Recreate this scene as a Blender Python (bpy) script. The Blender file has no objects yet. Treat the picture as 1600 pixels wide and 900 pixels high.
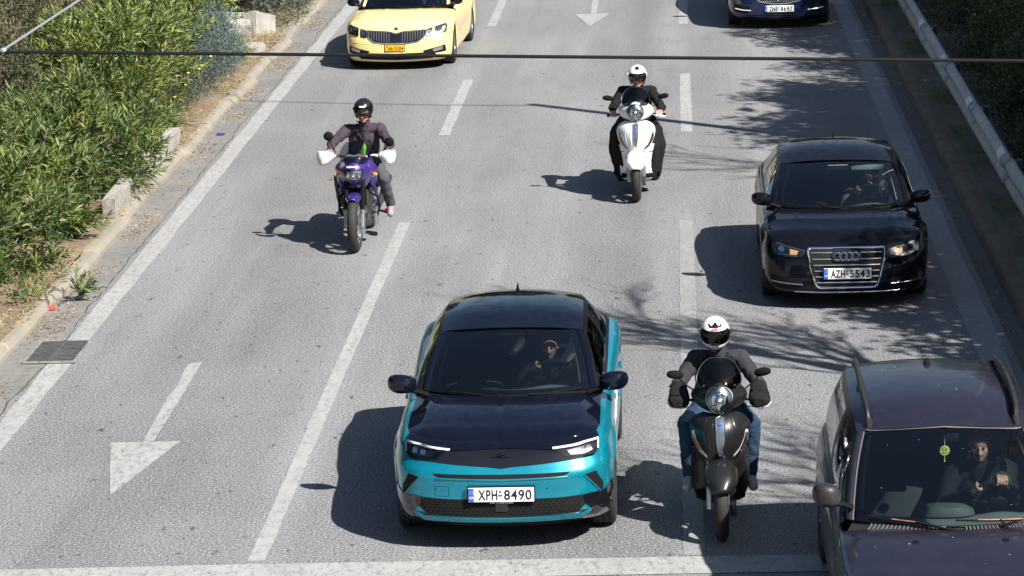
import bpy, bmesh, math, random
import numpy as np
from mathutils import Vector, Matrix, Euler
from mathutils.bvhtree import BVHTree
from mathutils.geometry import delaunay_2d_cdt
R = math.radians
random.seed(7); rng = np.random.default_rng(7)
scene = bpy.context.scene
COL = scene.collection

# ------------------------------------------------------------------ camera (world: X right, Y along the road away, Z up)
H_CAM = 7.255
f_px, pit, yaw, roll = 4722.7, .2179, .05807, -.03104
fw = Vector((-math.sin(yaw)*math.cos(pit), math.cos(yaw)*math.cos(pit), -math.sin(pit)))
r0 = Vector((math.cos(yaw), math.sin(yaw), 0)); u0 = r0.cross(fw)
rr = r0*math.cos(roll)+u0*math.sin(roll); uu = -r0*math.sin(roll)+u0*math.cos(roll)
cam = bpy.data.cameras.new('camera'); camo = bpy.data.objects.new('camera', cam); COL.objects.link(camo)
M = Matrix((rr, uu, -fw)).transposed().to_4x4(); M.translation = Vector((0, 0, H_CAM)); camo.matrix_world = M
cam.sensor_width = 36; cam.lens = 36*f_px/1600; cam.clip_end = 3000; cam.clip_start = .5
scene.camera = camo

# ------------------------------------------------------------------ light
SUN = Vector((.78, -.67, 1.0)).normalized()
world = bpy.data.worlds.new('World'); scene.world = world; world.use_nodes = True
wn = world.node_tree.nodes; wl = world.node_tree.links
bg = wn['Background']; bg.inputs[1].default_value = .05
sky = wn.new('ShaderNodeTexSky'); sky.sky_type = 'NISHITA'; sky.sun_disc = False
sky.sun_elevation = math.asin(SUN.z); sky.sun_rotation = math.atan2(SUN.x, SUN.y)
wl.new(sky.outputs[0], bg.inputs[0])
sl = bpy.data.lights.new('sun', 'SUN'); sl.energy = 5.0; sl.angle = R(.53); sl.color = (1, .965, .91)
so = bpy.data.objects.new('sun', sl); COL.objects.link(so); so.rotation_euler = SUN.to_track_quat('Z', 'Y').to_euler()
scene.view_settings.view_transform = 'Standard'; scene.view_settings.look = 'None'
scene.view_settings.exposure = 1.12; scene.view_settings.gamma = 1; scene.view_settings.use_curve_mapping = False
scene.render.engine = 'CYCLES'
# ------------------------------------------------------------------ materials
MATS = {}
def pm(name, col, rough=.5, metal=0, coat=0, var=0, scale=20, bump=0, bscale=60, spec=.5, crough=.03, alpha=None, emis=None, sheen=0):
    if name in MATS: return MATS[name]
    m = bpy.data.materials.new(name); m.use_nodes = True; MATS[name] = m
    n = m.node_tree.nodes; l = m.node_tree.links; b = n['Principled BSDF']
    b.inputs['Base Color'].default_value = (*col, 1); b.inputs['Roughness'].default_value = rough
    b.inputs['Metallic'].default_value = metal; b.inputs['Coat Weight'].default_value = coat
    b.inputs['Coat Roughness'].default_value = crough; b.inputs['Specular IOR Level'].default_value = spec
    if sheen: b.inputs['Sheen Weight'].default_value = sheen
    if emis: b.inputs['Emission Color'].default_value = (*emis[0], 1); b.inputs['Emission Strength'].default_value = emis[1]
    tc = n.new('ShaderNodeTexCoord')
    if var:
        t = n.new('ShaderNodeTexNoise'); t.inputs['Scale'].default_value = scale; t.inputs['Detail'].default_value = 6
        l.new(tc.outputs['Object'], t.inputs['Vector'])
        mx = n.new('ShaderNodeMix'); mx.data_type = 'RGBA'
        mx.inputs[6].default_value = (*[c*(1-var) for c in col], 1); mx.inputs[7].default_value = (*[min(1, c*(1+var)) for c in col], 1)
        rp = n.new('ShaderNodeMapRange'); rp.inputs[1].default_value = .3; rp.inputs[2].default_value = .7
        l.new(t.outputs[0], rp.inputs[0]); l.new(rp.outputs[0], mx.inputs[0]); l.new(mx.outputs[2], b.inputs['Base Color'])
        rr_ = n.new('ShaderNodeMapRange'); rr_.inputs[3].default_value = max(0, rough-.06); rr_.inputs[4].default_value = min(1, rough+.08)
        l.new(t.outputs[0], rr_.inputs[0]); l.new(rr_.outputs[0], b.inputs['Roughness'])
    if bump:
        t = n.new('ShaderNodeTexNoise'); t.inputs['Scale'].default_value = bscale; t.inputs['Detail'].default_value = 4
        l.new(tc.outputs['Object'], t.inputs['Vector'])
        bp = n.new('ShaderNodeBump'); bp.inputs['Strength'].default_value = bump; bp.inputs['Distance'].default_value = .01
        l.new(t.outputs[0], bp.inputs['Height']); l.new(bp.outputs[0], b.inputs['Normal'])
    return m
def glassm(name, tint=(.6, .7, .68), refl=1.0, rough=.0, ior=1.5):
    m = bpy.data.materials.new(name); m.use_nodes = True; MATS[name] = m
    n = m.node_tree.nodes; l = m.node_tree.links; n.remove(n['Principled BSDF'])
    tr = n.new('ShaderNodeBsdfTransparent'); tr.inputs[0].default_value = (*tint, 1)
    gl = n.new('ShaderNodeBsdfGlossy'); gl.inputs['Roughness'].default_value = rough; gl.inputs[0].default_value = (refl, refl, refl, 1)
    fr = n.new('ShaderNodeFresnel'); fr.inputs[0].default_value = ior
    mx = n.new('ShaderNodeMixShader'); l.new(fr.outputs[0], mx.inputs[0]); l.new(tr.outputs[0], mx.inputs[1]); l.new(gl.outputs[0], mx.inputs[2])
    l.new(mx.outputs[0], n['Material Output'].inputs[0]); return m

# ------------------------------------------------------------------ objects
def tag(o, label=None, cat=None, group=None, kind=None):
    if label: o['label'] = label
    if cat: o['category'] = cat
    if group: o['group'] = group
    if kind: o['kind'] = kind
    return o
def empty(name, loc=(0, 0, 0), rz=0, label=None, cat=None, group=None):
    o = bpy.data.objects.new(name, None); COL.objects.link(o); o.location = loc; o.rotation_euler = (0, 0, rz)
    o.empty_display_size = .1
    return tag(o, label, cat, group)
def mk(name, V, F, mat=None, parent=None, smooth=True, loc=None, mats=None, fm=None):
    me = bpy.data.meshes.new(name)
    me.from_pydata([tuple(v) for v in V], [], [tuple(f) for f in F]); me.update()
    if mats:
        for m in mats: me.materials.append(m)
        me.polygons.foreach_set('material_index', fm)
    elif mat: me.materials.append(mat)
    if smooth: me.polygons.foreach_set('use_smooth', [True]*len(me.polygons))
    o = bpy.data.objects.new(name, me); COL.objects.link(o)
    if parent: o.parent = parent
    if loc: o.location = loc
    return o
def sharp(o, deg=35):
    me = o.data; bm = bmesh.new(); bm.from_mesh(me)
    bmesh.ops.remove_doubles(bm, verts=bm.verts, dist=1e-5)
    bmesh.ops.recalc_face_normals(bm, faces=bm.faces)
    a = R(deg)
    for e in bm.edges:
        if len(e.link_faces) == 2 and e.calc_face_angle(0) > a: e.smooth = False
    bm.to_mesh(me); bm.free(); return o
class MB:
    def __init__(s): s.V = []; s.F = []
    def add(s, V, F):
        k = len(s.V); s.V += [tuple(v) for v in V]; s.F += [tuple(i+k for i in f) for f in F]; return s
    def xf(s, M):
        s.V = [tuple(M @ Vector(v)) for v in s.V]; return s
    def box(s, c, d, rot=None):
        V = [Vector((x*d[0]/2, y*d[1]/2, z*d[2]/2)) for x in (-1, 1) for y in (-1, 1) for z in (-1, 1)]
        if rot: V = [Euler(rot).to_matrix() @ v for v in V]
        V = [v+Vector(c) for v in V]
        return s.add(V, [(0, 1, 3, 2), (4, 6, 7, 5), (0, 4, 5, 1), (2, 3, 7, 6), (0, 2, 6, 4), (1, 5, 7, 3)])
    def bbox(s, c, d, r=.01, rot=None):
        bm = bmesh.new(); bmesh.ops.create_cube(bm, size=1)
        for v in bm.verts: v.co = Vector((v.co.x*d[0], v.co.y*d[1], v.co.z*d[2]))
        bmesh.ops.bevel(bm, geom=bm.edges[:], offset=r, segments=2, affect='EDGES', profile=.6)
        m = Euler(rot).to_matrix() if rot else Matrix.Identity(3)
        bm.verts.index_update()
        s.add([m @ v.co+Vector(c) for v in bm.verts], [[v.index for v in f.verts] for f in bm.faces]); bm.free(); return s
    def tube(s, P, r, n=8, cap=True, flat=1.0):
        P = [Vector(p) for p in P]; k = len(P); rs = r if hasattr(r, '__len__') else [r]*k
        V = []; F = []
        up = None
        for i, p in enumerate(P):
            d = (P[min(i+1, k-1)]-P[max(i-1, 0)]).normalized()
            if up is None: up = Vector((0, 0, 1)) if abs(d.z) < .9 else Vector((0, 1, 0))
            a = d.cross(up).normalized(); b = a.cross(d).normalized(); up = b
            for j in range(n):
                t = 2*math.pi*j/n; V.append(p+a*math.cos(t)*rs[i]+b*math.sin(t)*rs[i]*flat)
        for i in range(k-1):
            for j in range(n): F.append((i*n+j, i*n+(j+1) % n, (i+1)*n+(j+1) % n, (i+1)*n+j))
        if cap: F.append(tuple(range(n))[::-1]); F.append(tuple((k-1)*n+j for j in range(n)))
        return s.add(V, F)
    def lathe(s, prof, c=(0, 0, 0), axis='X', n=32, close=False):
        # prof: (along axis, radius)
        V = []; F = []; k = len(prof)
        for a, r in prof:
            for j in range(n):
                t = 2*math.pi*j/n; q = (a, r*math.cos(t), r*math.sin(t))
                if axis == 'Y': q = (q[1], q[0], q[2])
                if axis == 'Z': q = (q[1], q[2], q[0])
                V.append(Vector(q)+Vector(c))
        m = k if close else k-1
        for i in range(m):
            for j in range(n): F.append((i*n+j, i*n+(j+1) % n, ((i+1) % k)*n+(j+1) % n, ((i+1) % k)*n+j))
        return s.add(V, F)
    def sph(s, c, r, n=16, m=10, rot=None):
        r = r if hasattr(r, '__len__') else (r, r, r); V = []; F = []
        mt = Euler(rot).to_matrix() if rot else None
        for i in range(m+1):
            ph = math.pi*i/m
            for j in range(n):
                t = 2*math.pi*j/n; v = Vector((math.sin(ph)*math.cos(t)*r[0], math.sin(ph)*math.sin(t)*r[1], math.cos(ph)*r[2]))
                if mt: v = mt @ v
                V.append(v+Vector(c))
        for i in range(m):
            for j in range(n): F.append((i*n+j, (i+1)*n+j, (i+1)*n+(j+1) % n, i*n+(j+1) % n))
        return s.add(V, F)
    def grid(s, G, thick=None):
        a = len(G); b = len(G[0]); V = [v for r_ in G for v in r_]
        F = [(i*b+j, i*b+j+1, (i+1)*b+j+1, (i+1)*b+j) for i in range(a-1) for j in range(b-1)]
        return s.add(V, F)
    def build(s, name, mat=None, parent=None, smooth=True, ang=35):
        o = mk(name, s.V, s.F, mat, parent, smooth)
        if ang: sharp(o, ang)
        return o
def cr(P, n):
    """Catmull-Rom through P, n samples per segment"""
    P = [Vector(p) for p in P]; out = []
    Q = [P[0]*2-P[1]]+P+[P[-1]*2-P[-2]]
    for i in range(1, len(Q)-2):
        a, b, c, d = Q[i-1:i+3]
        for k in range(n):
            t = k/n
            out.append(.5*((2*b)+(c-a)*t+(2*a-5*b+4*c-d)*t*t+(3*b-a-3*c+d)*t**3))
    out.append(P[-1]); return out
def resamp(P, n):
    P = [Vector(p) for p in P]; L = [0]
    for a, b in zip(P, P[1:]): L.append(L[-1]+(b-a).length)
    out = []; j = 0
    for k in range(n):
        t = L[-1]*k/(n-1)
        while j < len(L)-2 and L[j+1] < t: j += 1
        out.append(P[j].lerp(P[j+1], min(1, (t-L[j])/max(1e-9, L[j+1]-L[j]))))
    return out
def coons(A, B, C, D, bulge=None):
    """A bottom (u), B top (u), C left (v), D right (v)"""
    n = len(A); m = len(C); G = []
    for j in range(m):
        v = j/(m-1); row = []
        for i in range(n):
            u = i/(n-1)
            p = A[i]*(1-v)+B[i]*v+C[j]*(1-u)+D[j]*u-(A[0]*(1-u)*(1-v)+A[-1]*u*(1-v)+B[0]*(1-u)*v+B[-1]*u*v)
            if bulge: p = p+Vector(bulge)*(16*u*(1-u)*v*(1-v))
            row.append(p)
        G.append(row)
    return G
def inpoly(x, y, P):
    c = False; j = len(P)-1
    for i in range(len(P)):
        if (P[i][1] > y) != (P[j][1] > y) and x < (P[j][0]-P[i][0])*(y-P[i][1])/(P[j][1]-P[i][1])+P[i][0]: c = not c
        j = i
    return c
def dens(P, st, closed=True):
    out = []; n = len(P)
    for i in range(n if closed else n-1):
        a, b = Vector(P[i]), Vector(P[(i+1) % n]); k = max(1, int((b-a).length/st))
        out += [a.lerp(b, t/k) for t in range(k)]
    if not closed: out.append(Vector(P[-1]))
    return out
def rpoly(P, r, k=3):
    """round polygon corners"""
    out = []; n = len(P)
    for i in range(n):
        a, b, c = Vector(P[i-1]), Vector(P[i]), Vector(P[(i+1) % n])
        d1 = (a-b); d2 = (c-b); rr_ = min(r, d1.length*.45, d2.length*.45)
        p = b+d1.normalized()*rr_; q = b+d2.normalized()*rr_
        for t in range(k+1):
            s = t/k; out.append(p*(1-s)**2+b*2*s*(1-s)+q*s*s)
    return out
def mxp(P): return [(-p[0], p[1]) for p in P][::-1]
def patch(name, P, bvh, mat, parent, off=.003, st=.02, back=.015, inner=.028, flat=None, ridge=None, dirv=(0, 1, 0), smooth=True):
    """surface piece bounded by polygon P, in the (x,z) front view (or (x,y) top view), laid on the body seen along dirv"""
    top = dirv[2] != 0
    B = dens(P, st); pts = [Vector((p[0], p[1])) for p in B]; nb = len(pts)
    x0 = min(p[0] for p in pts); x1 = max(p[0] for p in pts); y0 = min(p[1] for p in pts); y1 = max(p[1] for p in pts)
    bl = [(p.x, p.y) for p in pts]
    yy = y0+inner*.5
    while yy < y1:
        xx = x0+inner*.5
        while xx < x1:
            if inpoly(xx, yy, bl) and min((xx-a)**2+(yy-b)**2 for a, b in bl) > (inner*.45)**2: pts.append(Vector((xx, yy)))
            xx += inner
        yy += inner
    ov, oe, of, *_ = delaunay_2d_cdt(pts, [], [list(range(nb))], 1, 1e-6)
    D = Vector(dirv); V = []
    for v in ov:
        o = Vector((v.x, v.y, 5)) if top else Vector((v.x, -6*dirv[1], v.y))
        h = bvh.ray_cast(o, D)
        if h[0] is None:
            h = bvh.find_nearest(Vector((v.x, v.y, 1)) if top else Vector((v.x, -.6 if dirv[1] > 0 else 3, v.y)))
            q = Vector((v.x, v.y, h[0].z)) if top else Vector((v.x, h[0].y, v.y))
        else: q = h[0]
        nn = h[1] if h[1].dot(D) < 0 else -h[1]
        V.append(q+nn*off if not top or True else q)
    F = [tuple(f) for f in of]; n0 = len(V)
    # skirt
    ed = {}
    for f in F:
        for a, b in zip(f, f[1:]+f[:1]): ed[(a, b)] = 1
    be = [e for e in ed if (e[1], e[0]) not in ed]; mp = {}
    for a, b in be:
        for k in (a, b):
            if k not in mp: mp[k] = len(V); V.append(V[k]+D*back)
        F.append((b, a, mp[a], mp[b]))
    o = mk(name, V, F, mat, parent, smooth); sharp(o, 50); return o
def onbody(bvh, P, off=.004, dirv=(0, 1, 0)):
    out = []; D = Vector(dirv)
    for x, z in P:
        o = Vector((x, z, 5)) if dirv[2] else Vector((x, -6*dirv[1], z))
        h = bvh.ray_cast(o, D)
        if h[0] is None:
            q = bvh.find_nearest(Vector((x, z, 1)) if dirv[2] else Vector((x, -.6, z)))[0]; nn = -D
        else: q = h[0]; nn = h[1] if h[1].dot(D) < 0 else -h[1]
        out.append(q+nn*off)
    return out
def strip(name, P, bvh, r, mat, parent, off=.002, closed=False, dirv=(0, 1, 0), st=.03, n=6):
    Q = onbody(bvh, [tuple(p) for p in dens(P, st, closed)], off, dirv)
    if closed: Q.append(Q[0])
    return MB().tube(Q, r, n).build(name, mat, parent)
def bvh_of(*obs):
    V = []; F = []
    for o in obs:
        k = len(V); V += [v.co.copy() for v in o.data.vertices]; F += [tuple(i+k for i in p.vertices) for p in o.data.polygons]
    return BVHTree.FromPolygons(V, F)
def sloft(secs, n=24, cap=True, axis='Y', p=2.5):
    """superellipse sections: (a, cx, cz, rx, rz[, power]) along axis"""
    mb = MB(); V = []; F = []
    for s in secs:
        a, cx, cz, rx, rz = s[:5]; pw = s[5] if len(s) > 5 else p
        for j in range(n):
            t = 2*math.pi*j/n; c, q = math.cos(t), math.sin(t)
            x = cx+rx*math.copysign(abs(c)**(2/pw), c); z = cz+rz*math.copysign(abs(q)**(2/pw), q)
            V.append((x, a, z) if axis == 'Y' else (a, x, z) if axis == 'X' else (x, z, a))
    k = len(secs)
    for i in range(k-1):
        for j in range(n): F.append((i*n+j, i*n+(j+1) % n, (i+1)*n+(j+1) % n, (i+1)*n+j))
    if cap: F.append(tuple(range(n))); F.append(tuple((k-1)*n+j for j in range(n))[::-1])
    return mb.add(V, F)
def smooth_secs(secs, k=4):
    L = len(secs[0]); out = []
    for i in range(len(secs)-1):
        for t in range(k):
            s = t/k; a = secs[max(0, i-1)]; b = secs[i]; c = secs[i+1]; d = secs[min(len(secs)-1, i+2)]
            out.append(tuple(.5*((2*b[j])+(c[j]-a[j])*s+(2*a[j]-5*b[j]+4*c[j]-d[j])*s*s+(3*b[j]-a[j]-3*c[j]+d[j])*s**3) for j in range(L)))
    out.append(tuple(secs[-1])); return out
def text(name, s, size, mat, parent, loc, sx=1.0, rot=(R(90), 0, 0), ext=.001, align='CENTER', sp=1.0, bold=0):
    c = bpy.data.curves.new(name, 'FONT'); c.body = s; c.size = size; c.align_x = align; c.align_y = 'CENTER'; c.extrude = ext; c.space_character = sp; c.offset = bold
    o = bpy.data.objects.new(name, c); COL.objects.link(o)
    me = bpy.data.meshes.new_from_object(o, depsgraph=bpy.context.evaluated_depsgraph_get())
    bpy.data.objects.remove(o); bpy.data.curves.remove(c)
    me.transform(Matrix.Diagonal((sx, 1, 1, 1))); me.materials.clear(); me.materials.append(mat); me.name = name
    q = bpy.data.objects.new(name, me); COL.objects.link(q); q.parent = parent; q.location = loc; q.rotation_euler = rot; return q
def remesh(name, mb, vox, mat, parent, sm=4, disp=0, dscale=.1):
    """one continuous skin over a union of closed pieces"""
    o = mk(name, mb.V, mb.F, None, None, False)
    md = o.modifiers.new('r', 'REMESH'); md.mode = 'VOXEL'; md.voxel_size = vox
    if sm: s = o.modifiers.new('s', 'SMOOTH'); s.factor = .5; s.iterations = sm
    if disp:
        tx = bpy.data.textures.new('w', 'CLOUDS'); tx.noise_scale = dscale; tx.noise_depth = 2
        d = o.modifiers.new('d', 'DISPLACE'); d.texture = tx; d.strength = disp; d.texture_coords = 'LOCAL'
    dg = bpy.context.evaluated_depsgraph_get(); me = bpy.data.meshes.new_from_object(o.evaluated_get(dg), depsgraph=dg)
    old = o.data; bpy.data.objects.remove(o); bpy.data.meshes.remove(old)
    me.name = name; me.materials.clear(); me.materials.append(mat); me.polygons.foreach_set('use_smooth', [True]*len(me.polygons))
    q = bpy.data.objects.new(name, me); COL.objects.link(q); q.parent = parent; return q
def cap(mb, p0, r0, p1, r1, n=14):
    """closed tapered capsule"""
    p0, p1 = Vector(p0), Vector(p1); d = (p1-p0); L = d.length
    if L < 1e-4: return mb.sph(p0, r0, n, 8)
    d.normalize(); a = d.orthogonal().normalized(); b = d.cross(a)
    rings = [(p0-d*r0*math.cos(t), r0*math.sin(t)) for t in (.25, .6, 1.0, 1.4)]+[(p1+d*r1*math.cos(t), r1*math.sin(t)) for t in (1.4, 1.0, .6, .25)]
    V = [p0-d*r0]; F = []
    for c, r_ in rings:
        for j in range(n): t = 2*math.pi*j/n; V.append(c+a*math.cos(t)*r_+b*math.sin(t)*r_)
    V.append(p1+d*r1); k = len(rings)
    for j in range(n): F.append((0, 1+(j+1) % n, 1+j)); F.append((len(V)-1, 1+(k-1)*n+j, 1+(k-1)*n+(j+1) % n))
    for i in range(k-1):
        for j in range(n): F.append((1+i*n+j, 1+i*n+(j+1) % n, 1+(i+1)*n+(j+1) % n, 1+(i+1)*n+j))
    return mb.add(V, F)
def chain(mb, P, rs):
    for i in range(len(P)-1): cap(mb, P[i], rs[i], P[i+1], rs[i+1])
    return mb
# ------------------------------------------------------------------ road materials
def nd(m): return m.node_tree.nodes, m.node_tree.links
def noise(n, l, vec, scale, detail=4, rough=.55, dist=0):
    t = n.new('ShaderNodeTexNoise'); t.inputs['Scale'].default_value = scale; t.inputs['Detail'].default_value = detail
    t.inputs['Roughness'].default_value = rough; t.inputs['Distortion'].default_value = dist; l.new(vec, t.inputs['Vector']); return t.outputs[0]
def mapr(n, l, v, a, b, c=0, d=1):
    t = n.new('ShaderNodeMapRange'); t.inputs[1].default_value = a; t.inputs[2].default_value = b; t.inputs[3].default_value = c; t.inputs[4].default_value = d
    l.new(v, t.inputs[0]); return t.outputs[0]
def mixc(n, l, f, a, b, mode='MIX'):
    t = n.new('ShaderNodeMix'); t.data_type = 'RGBA'; t.blend_type = mode
    for i, x in ((6, a), (7, b)):
        if hasattr(x, 'is_output'): l.new(x, t.inputs[i])
        else: t.inputs[i].default_value = (*x, 1)
    if hasattr(f, 'is_output'): l.new(f, t.inputs[0])
    else: t.inputs[0].default_value = f
    return t.outputs[2]
def scalev(n, l, vec, s, off=(0, 0, 0)):
    t = n.new('ShaderNodeMapping'); t.inputs['Scale'].default_value = s; t.inputs['Location'].default_value = off; l.new(vec, t.inputs[0]); return t.outputs[0]
TRACK = [(-6.4, .88), (-5.9, .98), (-5.3, .84), (-4.8, .74), (-4.3, .64), (-3.8, .80), (-3.2, 1.0), (-2.5, .84), (-1.9, 1.0), (-1.2, .98), (-.75, .80), (-.35, .62), (.2, .95), (.8, .84), (1.5, 1.0), (2.2, .84), (2.9, .98)]
def asphalt_nodes(m, c1, c2):
    n, l = nd(m); tc = n.new('ShaderNodeTexCoord').outputs['Object']
    big = mapr(n, l, noise(n, l, scalev(n, l, tc, (1.1, .16, 1)), 1.0, 5, .6), .38, .62)
    col = mixc(n, l, big, c1, c2)
    wear = mapr(n, l, noise(n, l, scalev(n, l, tc, (2.3, .05, 1), (3, 1, 0)), 1.0, 3), .42, .68)
    col = mixc(n, l, wear, col, tuple(c*.70 for c in c1))
    sx = n.new('ShaderNodeSeparateXYZ'); l.new(tc, sx.inputs[0]); wob = noise(n, l, scalev(n, l, tc, (.6, .12, 1)), 1.0, 3)
    ad = n.new('ShaderNodeMath'); ad.operation = 'MULTIPLY_ADD'; ad.inputs[1].default_value = .5; l.new(wob, ad.inputs[0]); l.new(sx.outputs[0], ad.inputs[2])
    rp = n.new('ShaderNodeValToRGB'); l.new(mapr(n, l, ad.outputs[0], -6.65, 3.65), rp.inputs[0]); E_ = rp.color_ramp.elements; E_.remove(E_[0])
    for k, (x, g) in enumerate(TRACK):
        e_ = E_[0] if k == 0 else E_.new((x+6.65)/10.3); e_.position = (x+6.65-.0)/10.3; e_.color = (g, g, g, 1)
    col = mixc(n, l, 1.0, col, rp.outputs[0], 'MULTIPLY')
    seal = mapr(n, l, noise(n, l, scalev(n, l, tc, (1.5, .9, 1), (31, 7, 0)), .8, 4, .7), .60, .66, 0, .35); col = mixc(n, l, seal, col, (.10, .10, .104))
    yel = mapr(n, l, noise(n, l, tc, .35, 3), .5, .75, 0, .5)
    col = mixc(n, l, yel, col, (.235, .228, .212))
    sp = noise(n, l, tc, 48, 3, .8)
    col = mixc(n, l, mapr(n, l, sp, .53, .61), col, (.36, .355, .34))
    col = mixc(n, l, mapr(n, l, sp, .47, .38), col, (.045, .045, .048))
    sp2 = noise(n, l, tc, 26, 2, .6)
    col = mixc(n, l, mapr(n, l, sp2, .4, .6, .0, .28), col, (.1, .1, .103))
    # dark spots: oil, tar, small dents
    oil = mapr(n, l, noise(n, l, scalev(n, l, tc, (1, .55, 1), (7, 3, 0)), 8.5, 5, .62), .635, .68)
    col = mixc(n, l, oil, col, (.05, .05, .052))
    return n, l, tc, col, sp
asph = bpy.data.materials.new('asphalt'); asph.use_nodes = True
n, l, tc, col, sp = asphalt_nodes(asph, (.228, .233, .243), (.142, .147, .157))
b = n['Principled BSDF']; b.inputs['Roughness'].default_value = .82; l.new(col, b.inputs['Base Color'])
bp = n.new('ShaderNodeBump'); bp.inputs['Strength'].default_value = .5; bp.inputs['Distance'].default_value = .006; l.new(sp, bp.inputs['Height']); l.new(bp.outputs[0], b.inputs['Normal'])
def paintm(name, c, lo=.47, hi=.66, dirt=.16):
    m = bpy.data.materials.new(name); m.use_nodes = True
    n, l, tc, col, sp = asphalt_nodes(m, (.228, .233, .243), (.142, .147, .157))
    w = noise(n, l, scalev(n, l, tc, (5, 2.2, 1)), 3.2, 7, .8)
    p = mixc(n, l, mapr(n, l, noise(n, l, scalev(n, l, tc, (1.2, .6, 1)), 2, 5), .35, .7), c, tuple(x*(1-dirt) for x in c))
    p = mixc(n, l, mapr(n, l, sp, .42, .30, 0, .6), p, (.16, .16, .16))
    out = mixc(n, l, mapr(n, l, w, lo, hi), p, col)
    b = n['Principled BSDF']; b.inputs['Roughness'].default_value = .65; l.new(out, b.inputs['Base Color']); return m
paint = paintm('worn white paint', (.335, .332, .322)); paint2 = paintm('old worn paint', (.26, .258, .25), .46, .62)
def groundm(name, a, b_, c, s1=1.2, s2=14, bump=.6):
    m = bpy.data.materials.new(name); m.use_nodes = True; n, l = nd(m); tc = n.new('ShaderNodeTexCoord').outputs['Object']
    col = mixc(n, l, mapr(n, l, noise(n, l, tc, s1, 6, .65), .38, .62), a, b_)
    f = noise(n, l, tc, s2, 6, .7); col = mixc(n, l, mapr(n, l, f, .48, .7), col, c)
    g = noise(n, l, tc, 70, 3, .7); col = mixc(n, l, mapr(n, l, g, .35, .65, 0, .35), col, tuple(x*.45 for x in a))
    bs = n['Principled BSDF']; bs.inputs['Roughness'].default_value = .9; l.new(col, bs.inputs['Base Color'])
    bp = n.new('ShaderNodeBump'); bp.inputs['Strength'].default_value = bump; bp.inputs['Distance'].default_value = .03; l.new(f, bp.inputs['Height']); l.new(bp.outputs[0], bs.inputs['Normal']); return m
soil = groundm('dry soil', (.13, .088, .055), (.21, .155, .10), (.27, .22, .14))
conc = groundm('gutter concrete', (.165, .158, .148), (.215, .205, .19), (.11, .105, .098), .9, 9, .25)
kerbm = groundm('kerb concrete', (.25, .225, .19), (.20, .18, .155), (.28, .235, .13), 1.6, 4, .3)
kerbd = groundm('dirty ochre kerb', (.17, .13, .085), (.13, .105, .08), (.24, .17, .08), 1.6, 4, .3)
blockm = groundm('pale concrete', (.36, .34, .305), (.27, .25, .225), (.44, .42, .38), 2.5, 8, .35)

def S(o): o['kind'] = 'structure'; return o
def sheet(name, x0, x1, y0, y1, z, mat, wob=0, nseg=1, side=None):
    V = []; F = []
    for i in range(nseg+1):
        y = y0+(y1-y0)*i/nseg
        a = x0+(random.uniform(-wob, wob) if side in ('L', 'B') else 0); c = x1+(random.uniform(-wob, wob) if side in ('R', 'B') else 0)
        V += [(a, y, z), (c, y, z)]
    for i in range(nseg): F.append((2*i, 2*i+1, 2*i+3, 2*i+2))
    return mk(name, V, F, mat, None, False)
S(sheet('ground', -900, 900, -900, 1500, -.03, soil))
S(sheet('road', -6.62, 3.40, -30, 400, 0, asph))
S(sheet('gutter', -7.0, -6.50, -30, 300, .002, conc, .05, 800, 'R'))
S(sheet('gutter', 3.26, 3.5, -30, 300, .002, groundm('dark gutter', (.10, .098, .095), (.13, .125, .12), (.07, .07, .07), .9, 9, .25)))
# painted markings
def poly(name, P, z, mat): return S(mk(name, [(x, y, z) for x, y in P], [tuple(range(len(P)))], mat, None, False))
S(sheet('edge_line', -6.46, -6.23, -30, 300, .0035, paint, .012, 600, 'B'))
S(sheet('edge_line', 2.90, 3.17, -30, 300, .0035, paint2, .008, 300, 'B'))
S(sheet('lane_line', -3.50, -3.36, 22.85, 36.55, .0035, paint, .005, 90, 'B'))
for a, c in ((42.95, 48.35), (54.8, 60.3), (66.5, 72)): S(sheet('lane_dash', -3.49, -3.33, a, c, .0035, paint, .005, 30, 'B'))
S(sheet('lane_line', -.04, .13, 22.85, 36.35, .0035, paint2, .005, 90, 'B'))
for a, c in ((42.83, 48.45), (54.5, 60), (66, 71.5)): S(sheet('lane_dash', 0, .17, a, c, .0035, paint, .005, 30, 'B'))
poly('stop_line', [(-6.3, 22.30), (-.87, 22.36), (2.88, 22.42), (2.88, 22.84), (1.13, 22.82), (-3.52, 22.76), (-6.3, 22.68)], .006, paint)
def arrow(dx, dy):
    poly('lane_arrow', [(x+dx, y+dy) for x, y in ((-5.0, 29.45), (-5.01, 29.2), (-4.98, 28.6), (-5.0, 28.1), (-4.97, 26.48), (-4.87, 26.5), (-4.87, 28), (-4.88, 29.51))], .0035, paint)
    poly('lane_arrow_head', [(x+dx, y+dy) for x, y in ((-5.26, 26.47), (-5.11, 25.6), (-4.955, 24.75), (-4.62, 26.49))], .005, paint)
arrow(0, 0); arrow(3.34, 29.72)
# long crack between asphalt and gutter
V = []; F = []; y = 24.0; k = 0; x = -6.53
while y < 62:
    x += random.uniform(-.03, .03); x += (-6.53-x)*.2; w = random.uniform(.001, .008)
    V += [(x-w, y, .005), (x+w, y, .005)]
    if k: F.append((2*k-2, 2*k-1, 2*k+1, 2*k))
    y += random.uniform(.08, .25); k += 1
S(mk('road_crack', V, F, pm('crack', (.03, .028, .026), .95), None, False))
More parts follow.
